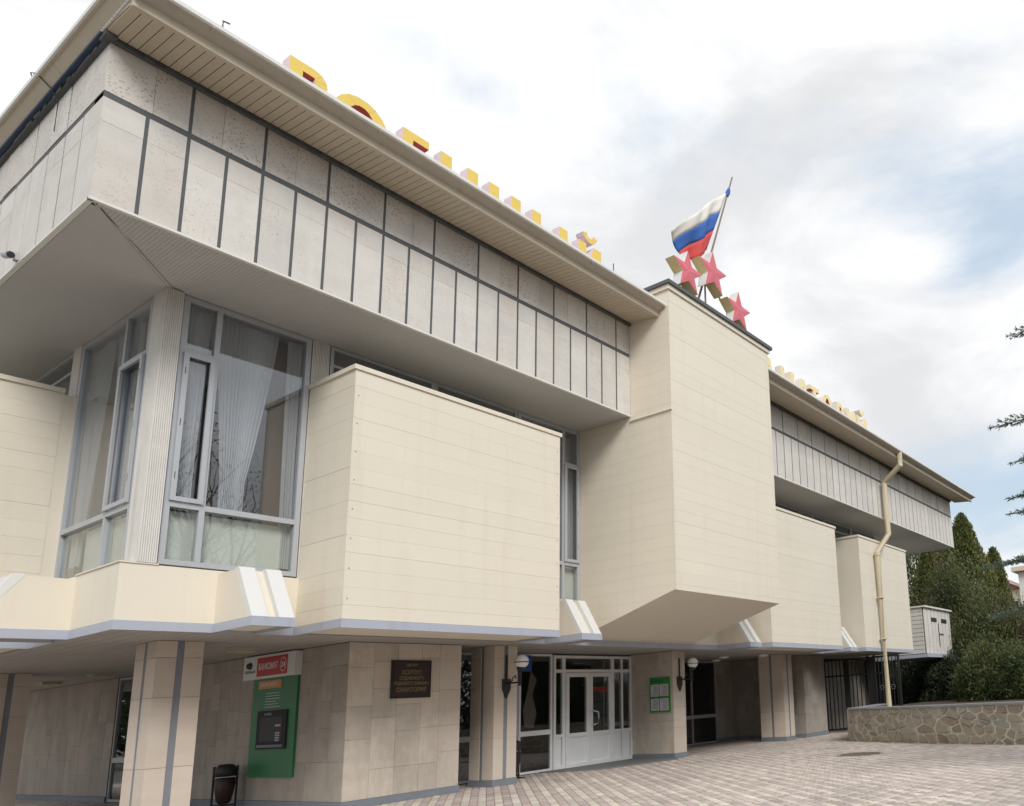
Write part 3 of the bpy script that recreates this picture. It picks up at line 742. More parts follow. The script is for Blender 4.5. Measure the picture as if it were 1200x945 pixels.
# door
DY = 2.58
door = MB()
def bar(x0, x1, z0, z1, d0=DY-.05, d1=DY+.05, mb=None): (mb or door).box(x0, x1, d0, d1, z0, z1)
bar(10.42, 10.49, 0, 3.17); bar(13.43, 13.495, 0, 3.17); bar(10.49, 13.43, 3.09, 3.17)
bar(10.72, 10.83, 0, 3.09); bar(12.63, 12.74, 0, 3.09); bar(13.05, 13.11, 0, 3.09)
for a, b in ((10.49, 10.72), (12.74, 13.05), (13.11, 13.43)):
    bar(a, b, 0, .12); bar(a, b, .88, .97); bar(a, b, 2.68, 2.77)
    bar(a+.03, b-.03, .12, .88, DY-.02, DY+.02)
bar(10.83, 12.63, 2.68, 2.77)
dro = door.build('entrance_door', 'pvc', B)
for a, b in ((10.49, 10.72), (12.74, 13.05), (13.11, 13.43)):
    for z0, z1 in ((.966, 2.684), (2.766, 3.094)): MB().box(a-.004, b+.004, DY-.006, DY+.002, z0, z1).build('pane', 'glassd', dro)
MB().box(10.826, 12.634, DY-.006, DY+.002, 2.766, 3.094).build('pane', 'glassd', dro)
for a, b, hx in ((10.84, 11.725, 0), (11.735, 12.62, 1)):
    m = MB(); frame_rect(m, a, b, .02, 2.67, .115, DY-.07, DY+.03); m.box(a+.115, b-.115, DY-.07, DY+.03, .86, .97); m.box(a+.115, b-.115, DY-.035, DY+.005, .135, .86)
    m.build('door_leaf', 'pvc', dro)
    MB().box(a+.111, b-.111, DY-.03, DY-.022, .966, 2.559).build('pane', 'glassd', dro)
    for hz in (.35, 1.4, 2.4): MB().tube([(b if hx else a, DY-.085, hz-.06), (b if hx else a, DY-.085, hz+.06)], .018, 6).build('hinge', 'pvc', dro)
MB().tube([(11.80, DY-.07, 1.16), (11.80, DY-.16, 1.16), (11.96, DY-.17, 1.20), (11.98, DY-.17, 1.36), (11.96, DY-.17, 1.52), (11.80, DY-.16, 1.56), (11.80, DY-.07, 1.56)], .022, 8).build('door_handle', 'white', dro, smooth=True)
text('door_lettering', 'ВХОД', .17, 'redsign', dro, (12.18, DY-.036, 2.12), (1, 0, 0), (0, 0, 1), .002, bold=.006)
# entrance step
st = MB(); st.prism([(9.9, 2.52), (13.6, 2.52), (13.6, .80), (13.2, .45), (10.6, .95)], 'z', -.01, .03); tag(st.build('entrance_step', 'step', loc=(11.5, 1.6, 0)), 'thin grey slab laid in front of the white double door', 'step')

# ================================================================== letters on the roof
def letter(ch, x0, w, h, zb, parent, face, d0=-2.45, d1=-2.22):
    st, bh = .235, .155
    if w < .65: st = .2
    k = [0]
    V = MB(); mats = [face, 'pinkside' if face == 'yellow' else 'creamside', 'red']
    def strokes(poly):
        k[0] += 1; e = .0025*k[0]; n = len(poly)
        P = [(x0+p[0], zb+p[1]) for p in poly]
        ar = sum(P[i][0]*P[(i+1) % n][1]-P[(i+1) % n][0]*P[i][1] for i in range(n))
        if ar < 0: P = P[::-1]
        f = [(p[0], d0-e, p[1]) for p in P]; bk = [(p[0], d1+e, p[1]) for p in P]
        V.add(f, [tuple(range(n))], 0); V.add(bk, [tuple(range(n))[::-1]], 1)
        for i in range(n):
            j = (i+1) % n; dx, dz = P[j][0]-P[i][0], P[j][1]-P[i][1]; nz = -dx
            V.add([f[i], bk[i], bk[j], f[j]], [(0, 1, 2, 3)], 2 if nz/max(1e-6, math.hypot(dx, dz)) < -.25 else 1)
    def rect(a, b, c, d): strokes([(a, c), (b, c), (b, d), (a, d)])
    def ring(cx, cz, rx, rz, tx, tz, a0=0, a1=360, n=18):
        for i in range(n):
            t0, t1 = R(a0+(a1-a0)*i/n), R(a0+(a1-a0)*(i+1)/n); k[0] = (k[0] % 2)
            strokes([(cx+rx*math.cos(t0), cz+rz*math.sin(t0)), (cx+rx*math.cos(t1), cz+rz*math.sin(t1)), (cx+(rx-tx)*math.cos(t1), cz+(rz-tz)*math.sin(t1)), (cx+(rx-tx)*math.cos(t0), cz+(rz-tz)*math.sin(t0))])
    def bowl(a, z0, z1, right):
        rz = (z1-z0)/2; cx = max(a, right-rz); 
        rect(a, cx, z1-bh, z1); rect(a, cx, z0, z0+bh); ring(cx, (z0+z1)/2, right-cx, rz, min(st, right-cx-.02), bh, -90, 90, 10)
    if ch == 'В': rect(0, st, 0, h); bowl(st, h*.5, h, w*.94); bowl(st, 0, h*.5+bh*.5, w)
    if ch in 'О': ring(w/2, h/2, w/2, h/2+.02, st, bh)
    if ch == 'С': ring(w/2, h/2, w/2, h/2+.02, st, bh, 45, 315)
    if ch == 'Е': rect(0, st, 0, h); rect(st, w, h-bh, h); rect(st, w*.9, h*.42, h*.42+bh); rect(st, w, 0, bh)
    if ch == 'Н': rect(0, st, 0, h); rect(w-st, w, 0, h); rect(st, w-st, h*.41, h*.41+bh)
    if ch == 'Ы': rect(0, st, 0, h); bowl(st, 0, h*.6, w*.66); rect(w-st, w, 0, h)
    if ch in 'ИЙ':
        rect(0, st, 0, h); rect(w-st, w, 0, h); strokes([(st, .06), (w-st, h-.30), (w-st, h-.02), (st, .34)])
        if ch == 'Й': n0 = len(V.m); ring(w/2, h+.36, .24, .30, .13, .12, 200, 340, 8); V.m[n0:] = [1 if q == 2 else q for q in V.m[n0:]]
    if ch == 'Т': rect(0, w, h-bh, h); rect(w/2-st/2, w/2+st/2, 0, h-bh)
    if ch == 'Р': rect(0, st, 0, h); bowl(st, h*.4, h, w)
    if ch == 'А':
        strokes([(0, 0), (st*.95, 0), (w/2, h-.25), (w/2, h), (w/2-st*.55, h)]); strokes([(w, 0), (w-st*.95, 0), (w/2, h-.25), (w/2, h), (w/2+st*.55, h)]); rect(w*.28, w*.72, h*.2, h*.2+bh*.9)
    return V.build('letter', mats, parent, recalc=False)
LZ, LH = 11.475, .865
s1 = thing('roof_sign', 'yellow roof letters reading ВОЕННЫЙ above the stone band left of the tower', 'sign', (4, -2.35, 11.46))
for ch, a, b in (('В', .63, 1.25), ('О', 1.32, 2.25), ('Е', 2.52, 3.03), ('Н', 3.27, 4.08), ('Н', 4.34, 5.11), ('Ы', 5.41, 6.39), ('Й', 6.72, 7.42)): letter(ch, a, b-a, LH, LZ, s1, 'yellow')
m = MB()
for zz in (12.0, 11.55): m.tube([(.7, -2.19, zz), (7.4, -2.19, zz)], .022, 6)
for x in (.9, 2.4, 4.2, 5.9, 7.2): m.tube([(x, -2.19, 11.46), (x, -2.19, 12.05)], .022, 6); m.tube([(x, -2.19, 12.0), (x, -1.35, 11.3)], .018, 6)
m.build('support_frame', 'pole', s1)
s2 = thing('roof_sign', 'pale yellow roof letters reading САНАТОРИЙ above the wing beyond the tower', 'sign', (18, -2.35, 11.46))
for ch, a, b in (('С', 13.66, 14.2), ('А', 14.3, 15.06), ('Н', 15.42, 16.28), ('А', 16.5, 17.25), ('Т', 17.36, 18.0), ('О', 18.22, 19.0), ('Р', 19.36, 19.92), ('И', 20.18, 20.9), ('Й', 21.06, 21.95)): letter(ch, a, b-a, LH+.08, LZ, s2, 'paleyellow')
m = MB()
for zz in (12.0, 11.55): m.tube([(13.7, -2.19, zz), (21.9, -2.19, zz)], .022, 6)
for x in (14, 16, 18, 20, 21.6): m.tube([(x, -2.19, 11.46), (x, -2.19, 12.05)], .022, 6)
m.build('support_frame', 'pole', s2)

# stars on the tower
sx = thing('star_emblem', 'three red stars with yellow sides on rods on top of the tower', 'emblem', (11, -2.9, 12.15))
for cx, cz, rr in ((10.02, 12.93, .62), (11.14, 13.46, .66), (12.33, 12.82, .62)):
    P = []
    for k in range(10):
        a = math.pi/2+k*math.pi/5; q = rr if k % 2 == 0 else rr*.42; P.append((cx+q*math.cos(a), cz+q*math.sin(a)))
    V = MB(); d0, d1 = -3.02, -2.72
    V.add([(p[0], d0, p[1]) for p in P]+[(cx, d0-.03, cz)], [(i, (i+1) % 10, 10) for i in range(10)], 0)
    V.add([(p[0], d1, p[1]) for p in P], [tuple(range(10))], 1)
    for i in range(10):
        j = (i+1) % 10; V.add([(P[i][0], d0, P[i][1]), (P[i][0], d1, P[i][1]), (P[j][0], d1, P[j][1]), (P[j][0], d0, P[j][1])], [(0, 1, 2, 3)], 1 if i in (1, 2, 5, 6, 4) else 2)
    V.build('star', ['starred', 'starside', 'white'], sx)
m = MB()
m.tube([(10.02, -2.7, 12.93), (11.14, -2.7, 13.46)], .03, 6); m.tube([(11.14, -2.7, 13.46), (12.33, -2.7, 12.82)], .03, 6)
for x, zz in ((10.02, 12.93), (11.14, 13.46), (12.33, 12.82)): m.tube([(x, -2.7, 12.15), (x, -2.7, zz)], .028, 6)
m.build('support_rod', 'pole', sx)

# flag
fl = thing('flag', 'white blue and red flag on a leaning pole above the tower stars', 'flag', (10.85, -2.62, 12.15))
p0 = Vector((10.72, -2.62, 12.15)); p1 = at(858, 208, y=-2.62)
MB().tube([p0, Vector(p1)], [.035, .022], 8).build('flag_pole', 'pole', fl)
def fp(px, py, dy=0): return Vector(at(px, py, y=-2.62+dy))
ht, hb, ft, fb_ = fp(852, 226), fp(828, 293, -.0), fp(789, 271, -.25), fp(808, 306, -.15)
cols = ('flagw', 'flagb', 'flagr'); nu, nv = 18, 4
for s in range(3):
    V = []; F = []
    for j in range(nv+1):
        t = (s+j/nv)/3
        for i in range(nu+1):
            q = i/nu; a = ht.lerp(hb, t); b = ft.lerp(fb_, t**1.15); p = a.lerp(b, q)
            sag = math.sin(math.pi*q)*(.10-.16*t)
            p = p+Vector((0, (.16*math.sin(q*7+t*2.2)+.05*math.sin(q*17-t*5))*q**.5, sag)); p.z += .05*math.sin(q*9+t)*q; V.append(p)
    for j in range(nv):
        for i in range(nu): a = j*(nu+1)+i; F.append((a, a+1, a+nu+2, a+nu+1))
    m = MB(); m.add(V, F); o = m.build('stripe', cols[s], fl, smooth=True, recalc=False)
    md = o.modifiers.new('thick', 'SOLIDIFY'); md.thickness = .012
w0 = Vector(p1).lerp(p0, .10); w1_ = Vector(p1).lerp(p0, .155)
MB().tube([w0, w0.lerp(w1_, .5), w1_], [.05, .075, .05], 8).build('flag_sleeve', 'flagb', fl)

# ================================================================== things on the walls
# ATM
atm = thing('cash_machine', 'green wall cash machine with a dark screen and red lit header beside the corner wall', 'cash machine', (XG-.03, 3.6, .63))
fx = XG-.05
MB().box(fx, XG-.003, 2.72, 4.52, .63, 2.685).build('panel', 'green', atm)
hd = MB().box(fx-.09, XG-.003, 2.68, 4.82, 2.69, 3.19).build('header', 'white', atm)
MB().box(fx-.1, fx-.091, 2.98, 4.22, 2.74, 3.14).build('red_field', 'redsign', hd)
text('header_lettering', 'БАНКОМАТ', .185, 'white', hd, (fx-.103, 3.74, 2.88), (0, -1, 0), (0, 0, 1), .001, bold=.004, sx=.76)
text('header_number', '24', .15, 'white', hd, (fx-.103, 3.13, 2.89), (0, -1, 0), (0, 0, 1), .001, bold=.004)
m = MB()
for k in range(24):
    t0, t1 = 2*math.pi*k/24, 2*math.pi*(k+1)/24
    m.add([(fx-.1035, 3.13+.125*math.cos(t), 2.94+.15*math.sin(t)) for t in (t0, t1)]+[(fx-.1035, 3.13+.11*math.cos(t), 2.94+.132*math.sin(t)) for t in (t1, t0)], [(0, 1, 2, 3)])
m.build('number_ring', 'white', hd, recalc=False)
MB().lathe([(.001, -.085), (.07, -.05), (.085, 0), (.07, .05), (.001, .085)], (fx-.085, 4.53, 2.99), 16).build('round_emblem', 'ink', hd)
text('bank_lettering', 'СБЕРБАНК', .085, 'ink', hd, (fx-.093, 4.53, 2.83), (0, -1, 0), (0, 0, 1), .001)
MB().box(fx-.012, fx-.001, 3.35, 4.28, 2.47, 2.64).build('orange_strip', 'orange', atm)
text('strip_lettering', 'БАНКОМАТ', .12, 'white', atm, (fx-.014, 3.86, 2.515), (0, -1, 0), (0, 0, 1), .001)
m = MB()
for k in range(6): m.box(fx-.006, fx-.001, 3.95-random.uniform(.35, .75), 3.98, 2.36-k*.058, 2.372-k*.058)
m.build('small_print', 'paper', atm)
MB().box(fx-.03, fx-.001, 3.01, 4.20, 1.2, 2.0).build('bezel', 'screen', atm)
MB().box(fx-.034, fx-.0305, 3.14, 4.05, 1.36, 1.86).build('screen', 'shade', atm)
MB().box(fx-.05, fx-.0305, 3.08, 4.12, 1.235, 1.29).build('cash_slot', 'strip', atm)
m = MB()
for i_ in range(4):
    for j_ in range(3): m.box(fx-.045, fx-.0345, 3.22+j_*.06, 3.265+j_*.06, 1.36+i_*.05, 1.395+i_*.05)
m.build('keypad', 'cctv', atm)
MB().box(fx-.042, fx-.0345, 3.2, 3.42, 1.66, 1.70).build('card_slot', 'lamp', atm)
text('screen_lettering', '24 ЧАСА', .07, 'paper', atm, (fx-.036, 3.75, 1.9), (0, -1, 0), (0, 0, 1), .001)

# plaque
pl = thing('wall_plaque', 'dark maroon name plaque with dull gold lettering on the stone wall', 'plaque', (5.22, .94, 2.07))
MB().box(4.79, 5.665, .918, .948, 2.075, 2.86).build('frame', 'bronze', pl)
MB().box(4.83, 5.625, .908, .917, 2.115, 2.82).build('plate', 'maroon', pl)
for body, size, zz, sxx in (('МО РФ', .07, 2.735, 1), ('КОРПУС', .13, 2.56, .82), ('СУДАКСКОГО', .092, 2.455, .85), ('ВОЕННОГО КЛИНИЧ.', .092, 2.345, .8), ('САНАТОРИЯ', .125, 2.205, .85)):
    text('lettering', body, size, 'gold', pl, (5.225, .905, zz), (1, 0, 0), (0, 0, 1), .001, sx=sxx, bold=.004)

# notice board
nb = thing('notice_board', 'green framed notice board holding four printed sheets on the stone wall', 'notice board', (13.48, 1.34, 1.39))
MB().box(13.455, 13.494, .95, 1.75, 1.385, 2.445).build('board', 'greenb', nb)
for a0, a1, z0, z1 in ((1.38, 1.70, 1.87, 2.23), (1.0, 1.34, 1.87, 2.23), (1.38, 1.70, 1.44, 1.80), (1.0, 1.34, 1.44, 1.80)):
    s = MB().box(13.449, 13.454, a0, a1, z0, z1).build('sheet', 'paper', nb)
    m = MB()
    for k in range(9): m.box(13.4475, 13.4488, a0+.03, a1-.03-random.uniform(0, .12), z1-.05-k*.034, z1-.04-k*.034)
    m.build('print', 'ink', s)
MB().box(13.449, 13.454, 1.2, 1.7, 2.30, 2.37).build('heading', 'green', nb)

# blue sign by the entrance
bs = MB(); bs.box(8.95, 9.62, 2.50, 2.54, 2.72, 3.15)
bo = thing('blue_sign', 'blue sign hung inside the glazing behind the globe lamp', 'sign', (9.28, 2.52, 2.7)); bs.build('plate', 'blue', bo)
text('lettering', 'У', .2, 'redsign', bo, (9.45, 2.495, 2.86), (1, 0, 0), (0, 0, 1), .001)
pt = thing('window_poster', 'pale poster taped inside the glazed panel beside the white door', 'poster', (9.85, 2.66, 1.3))
m = MB(); m.prism([(9.55, 1.25), (9.85, 1.2), (9.95, 1.6), (9.8, 2.1), (9.95, 2.5), (9.75, 2.75), (9.65, 2.2), (9.5, 1.7)], 'y', 2.68, 2.69); m.build('sheet', 'pierstone', pt)

# globe wall lamps
def sconce(x, y, label):
    t = thing('wall_lamp', label, 'lamp', (x, y, 2.0), 'globe lamps at the entrance')
    m = MB(); m.prism([(x-.11, 2.43), (x+.11, 2.43), (x+.11, 2.2), (x, 1.98), (x-.11, 2.2)], 'y', y-.05, y-.003); m.build('back_plate', 'black', t)
    m = MB(); m.tube([(x, y-.03, 2.43), (x, y-.03, 3.0)], .025, 6)
    m.tube([(x, y-.04, 2.33), (x, y-.54, 2.33)], .022, 6); m.tube([(x, y-.50, 2.25), (x, y-.50, 2.62)], .04, 8)
    m.tube([(x, y-.2, 2.33), (x, y-.26, 2.45), (x, y-.34, 2.5), (x, y-.36, 2.42)], .014, 5); m.tube([(x, y-.30, 2.83), (x, y-.36, 2.83), (x, y-.42, 2.78), (x, y-.38, 2.7)], .014, 5)
    m.lathe([(.07, 2.60), (.11, 2.65), (.09, 2.69)], (x, y-.54, 0), 12)
    m.build('bracket', 'black', t)
    g_ = MB().ball((x, y-.56, 2.81), .16); g_.build('globe', 'globe', t, smooth=True)
    m = MB(); n = 20
    m.tube([(x+.167*math.cos(2*math.pi*k/n), y-.56+.167*math.sin(2*math.pi*k/n), 2.79) for k in range(n+1)], .010, 5); m.build('ring', 'black', t)
sconce(7.515, .86, 'white globe lamp on black bracket fixed to the striped pier by the plaque wall')
sconce(13.79, .85, 'white globe lamp on black bracket on the wall end beside the notice board')

# ceiling downlights
for x, y, la in ((2.86, 2.8, 'yellowed rectangular ceiling light nearest the cash machine'), (3.07, 10.3, 'yellowed rectangular ceiling light in front of the dark side glazing'), (3.0, 13.4, 'yellowed rectangular ceiling light beside the far tiled side wall'),
              (17.86, 2.15, 'round ceiling light midway between the notice wall and the next pier'), (19.3, 3.6, 'round ceiling light close to the dark passage glazing'), (18.9, 1.1, 'round ceiling light next to the far striped pier')):
    t = thing('ceiling_light', la, 'light', (x, y, ZS-.06), 'lights in the lower soffit')
    if x < 10:
        MB().box(x-.22, x+.22, y-.22, y+.22, ZS-.03, ZS+.004).build('base', 'cctv', t); MB().box(x-.19, x+.19, y-.19, y+.19, ZS-.08, ZS-.031).build('cover', 'lamp', t)
    else:
        MB().lathe([(.22, -.03), (.22, .004)], (x, y, ZS), 16).build('base', 'cctv', t); MB().lathe([(.08, -.1), (.18, -.07), (.2, -.031)], (x, y, ZS), 16).build('cover', 'globe', t)

# litter bins on a tilting frame
def bin_(c, ang, label, k=1.0):
    t = thing('litter_bin', label, 'bin', c, 'tilting litter bins'); t.rotation_euler.z = ang
    def bb(m, name, mat, smooth=False):
        o = m.build(name, mat, None, smooth); o.parent = t; return o
    m = MB()
    for s in (-1, 1): m.tube([(s*.21*k, 0, 0), (s*.21*k, 0, .92*k)], .022, 6)
    m.tube([(-.21*k, 0, .10*k), (.21*k, 0, .10*k)], .022, 6); m.tube([(-.21*k, -.18, .012), (-.21*k, .18, .012)], .02, 6); m.tube([(.21*k, -.18, .012), (.21*k, .18, .012)], .02, 6)
    bb(m, 'frame', 'black')
    m = MB(); pr = [(.09, .13), (.13, .18), (.175, .42), (.185, .66), (.175, .665), (.165, .42), (.12, .2)]
    m.lathe([(a*k, b*k) for a, b in pr], (0, 0, 0), 16); bb(m, 'bucket', 'binred', True)
    m = MB(); m.lathe([(.185*k, .70*k), (.195*k, .80*k), (.18*k, .90*k), (.12*k, .95*k), (.01, .96*k)], (0, 0, 0), 16); bb(m, 'hood', 'black', True)
    m = MB()
    for s in (-1, 1): m.tube([(s*.215*k, 0, .55*k), (s*.19*k, 0, .55*k)], .03, 6)
    bb(m, 'pivot', 'black')
bin_((3.58, 4.72, 0), R(-38), 'black and dark red litter bin by the wall under the cash machine', .98)
bin_((8.62, 1.95, 0), R(10), 'dark red litter bin between the striped pier and the glazed entrance', 1.0)

# security camera on the band
cc = thing('security_camera', 'small grey security camera under the stone band on the side facade', 'camera', (XL-.03, .95, 8.86))
MB().box(XL-.05, XL-.002, .90, 1.0, 8.88, 9.0).build('mount', 'cctv', cc)
MB().tube([(XL-.04, .95, 8.95), (XL-.13, .92, 8.90)], .02, 6).build('arm', 'cctv', cc)
MB().tube([(XL-.13, 1.02, 8.95), (XL-.13, .76, 8.86)], .055, 10).build('housing', 'cctv', cc)
MB().tube([(XL-.13, .76, 8.86), (XL-.13, .73, 8.85)], .045, 10).build('lens', 'shade', cc)
# loose cable hanging from the side eave
m = MB(); m.tube([(-1.57, .35, 11.62), (-1.6, .35, 11.7), (-1.58, .15, 11.6), (-1.40, .05, 11.38), (-1.345, -.02, 11.2), (-1.335, 0.02, 10.7)], .008, 5)
tag(m.build('cable', 'black', loc=(-1.34, 0, 10.7)), 'thin dark cable hanging over the side eave onto the stone band', 'cable')
m = MB(); q = at(260, 41, y=-3.0); m.tube([(q[0], -3.0, 11.59), (q[0], -3.0, 11.70), (q[0]+.08, -3.0, 11.72)], .014, 5); tag(m.build('roof_hook', 'pole', loc=(q[0], -3, 11.59)), 'little bent metal hook standing on the roof edge', 'hook')
m = MB(); q = at(719, 320, y=-3.0); m.tube([(q[0], -3.0, 11.6), (q[0], -3.0, 11.78)], .014, 5); tag(m.build('roof_rod', 'pole', loc=(q[0], -3, 11.6)), 'thin metal rod on the roof edge near the tower', 'rod')

# ================================================================== gate
gt = thing('iron_gate', 'tall black iron bar gate closing the passage beside the stone wall', 'gate', (24.3, 0, 0))
GX = 24.3; y0, y1 = 1.55, -1.95; ZG = 3.1
fr = MB()
for yy in (y0, -.55, -.85, y1): fr.box(GX-.04, GX+.04, yy-.045, yy+.045, 0, ZG)
for zz in (.12, 2.35, ZG-.06): fr.box(GX-.03, GX+.03, y1, y0, zz-.03, zz+.03)
fr.build('frame', 'black', gt)
MB().box(GX-.02, GX+.02, -.84, -.56, .15, ZG-.1).build('lock_panel', 'black', gt)
MB().box(GX-.025, GX+.025, .36, .62, .15, ZG-.1).build('hinge_panel', 'black', gt)
yy = y0-.19
while yy > -.5:
    if not .33 < yy < .65: MB().box(GX-.014, GX+.014, yy-.02, yy+.02, .12, ZG-.08).build('bar', 'black', gt)
    yy -= .19
yy = -1.03
while yy > y1+.05: MB().box(GX-.014, GX+.014, yy-.02, yy+.02, .12, ZG-.08).build('bar', 'black', gt); yy -= .16
for zz in (1.75, 2.9):
    for yc in (-1.15, -1.65):
        m = MB()
        for k in range(6): a = k*math.pi/3; m.ball((GX-.03, yc+.09*math.cos(a), zz+.09*math.sin(a)), .022, 6, 5)
        m.build('rosette', 'strip', gt)

# ================================================================== stone wall and bed
WP = [np.array(p) for p in ((18.7, -2.42), (16.75, -6.15), (15.62, -9.1), (14.7, -12.0))]
HW = 1.10
sw = thing('stone_wall', 'low rubble stone retaining wall with pale mortar joints and grey coping', 'wall', (16.8, -6, 0))
m = MB()
back = [p+np.array([.42, -.1]) for p in WP]; back[0] = WP[0]+np.array([.5, .35])
for i in range(len(WP)-1):
    a, b, c, d = WP[i], WP[i+1], back[i+1], back[i]
    m.prism([a, b, c, d], 'z', 0, HW-.06)
ret = [WP[0], WP[0]+np.array([5.2, 1.35])]
rd = (ret[1]-ret[0])/np.linalg.norm(ret[1]-ret[0]); rn = np.array([rd[1], -rd[0]])
m.prism([ret[0]+rd*.5, ret[1], ret[1]+rn*.4, ret[0]+rd*.5+rn*.4], 'z', 0, HW-.0605)
m.build('mortar_core', 'mortar', sw)
# stones: clipped Voronoi cells along the face
def voronoi(L, H, n):
    r2 = random.Random(5); pts = []; KX, KS = .62, .22; L0 = L; L = L*KX
    tries = 0
    while len(pts) < n and tries < 20000:
        tries += 1; p = (r2.uniform(0, L), r2.uniform(0, H)); p = (p[0]+KS*p[1], p[1]); md = r2.choice([.08, .14, .2, .3, .36])
        if all(math.hypot(p[0]-q[0], p[1]-q[1]) > md for q in pts): pts.append(p)
    cells = []
    for i, p in enumerate(pts):
        poly = [(0, 0), (L, 0), (L+KS*H, H), (KS*H, H)]
        for j, q in enumerate(pts):
            if i == j or abs(q[0]-p[0]) > 1.5: continue
            mx_, mz = (p[0]+q[0])/2, (p[1]+q[1])/2; nx, nz = q[0]-p[0], q[1]-p[1]; out = []
            for k in range(len(poly)):
                A, Bq = poly[k], poly[(k+1) % len(poly)]
                da = (A[0]-mx_)*nx+(A[1]-mz)*nz; db = (Bq[0]-mx_)*nx+(Bq[1]-mz)*nz
                if da <= 0: out.append(A)
                if da*db < 0: t = da/(da-db); out.append((A[0]+(Bq[0]-A[0])*t, A[1]+(Bq[1]-A[1])*t))
            poly = out
            if len(poly) < 3: break
        if len(poly) >= 3: cells.append([((a-KS*b)/KX, b) for a, b in poly])
    return cells
seg = [np.linalg.norm(WP[i+1]-WP[i]) for i in range(3)]
def facept(s):
    for i in range(3):
        if s <= seg[i] or i == 2:
            t = s/seg[i]; d = (WP[i+1]-WP[i])/seg[i]; return WP[i]+(WP[i+1]-WP[i])*t, np.array([d[1], -d[0]])
        s -= seg[i]
for poly in voronoi(sum(seg)-.05, HW-.08, 120):
    c = np.mean(poly, axis=0); P = []
    for a, b in poly:
        v = np.array([a, b])-c; L_ = np.linalg.norm(v); k = max(.3, 1-(.028+random.uniform(0, .016))/max(L_, .05)); P.append(c+v*k)
    Q = []
    n = len(P)
    for k in range(n):   # knock the corners off
        A, Bq, C_ = P[k-1], P[k], P[(k+1) % n]; Q += [Bq+(A-Bq)*.11, Bq+(C_-Bq)*.11]
    proud = random.uniform(.02, .06); vs = []; n = len(Q)
    for lev, sh in ((-.02, 1.0), (proud*.6, .985), (proud, .90)):
        for q in Q:
            p2 = c+(q-c)*sh; fp_, nn = facept(float(p2[0])); w_ = fp_+nn*lev; vs.append((w_[0], w_[1], max(.0, p2[1])+.01))
    fs = [tuple(range(2*n, 3*n))]
    for l in range(2):
        for k in range(n): fs.append((l*n+k, l*n+(k+1) % n, (l+1)*n+(k+1) % n, (l+1)*n+k))
    mm = MB(); mm.add(vs, fs); mm.build('stone', 'stone', sw)
# coping slabs
for i in range(3):
    a, b, c, d = WP[i], WP[i+1], back[i+1], back[i]; dr = (b-a)/np.linalg.norm(b-a); nn = np.array([dr[1], -dr[0]]); nsl = max(2, int(seg[i]/1.0))
    for k in range(nsl):
        t0, t1 = k/nsl+.002, (k+1)/nsl-.002
        A, Bq, Cq, Dq = a+(b-a)*t0+nn*.06, a+(b-a)*t1+nn*.06, d+(c-d)*t1-nn*.04, d+(c-d)*t0-nn*.04
        MB().prism([A, Bq, Cq, Dq], 'z', HW-.055, HW+.0+random.uniform(0, .004)).build('coping_slab', 'concrete', sw)
MB().prism([ret[0]+rd*.55-rn*.05, ret[1]-rn*.05, ret[1]+rn*.45, ret[0]+rd*.55+rn*.45], 'z', HW-.054, HW+.002).build('coping_slab', 'concrete', sw)
bed = MB(); bed.prism([WP[0]+np.array([.52, .2]), back[1], back[2], back[3], (60, -14), (60, 12), (34.5, 8), (33.6, -.2), ret[1]], 'z', -.05, .96)
tag(bed.build('planting_bed', 'soil', loc=(25, -5, 0)), kind='structure')

# manhole
mh = at(1008, 884, z=0)
m = MB(); m.lathe([(.62, -.01), (.62, .006), (.55, .008), (.54, .004)], (mh[0], mh[1], 0), 28); o = thing('manhole_cover', 'round rusty manhole cover set in the paving', 'manhole', (mh[0], mh[1], 0)); m.build('rim', 'rust', o)
m = MB(); m.lathe([(.53, -.005), (.53, .004)], (mh[0], mh[1], 0), 28)
for k in range(-4, 5):
    w_ = math.sqrt(.5**2-(k*.11)**2); m.box(mh[0]-w_, mh[0]+w_, mh[1]+k*.11-.02, mh[1]+k*.11+.02, .0035, .009)
m.build('lid', 'rust', o)

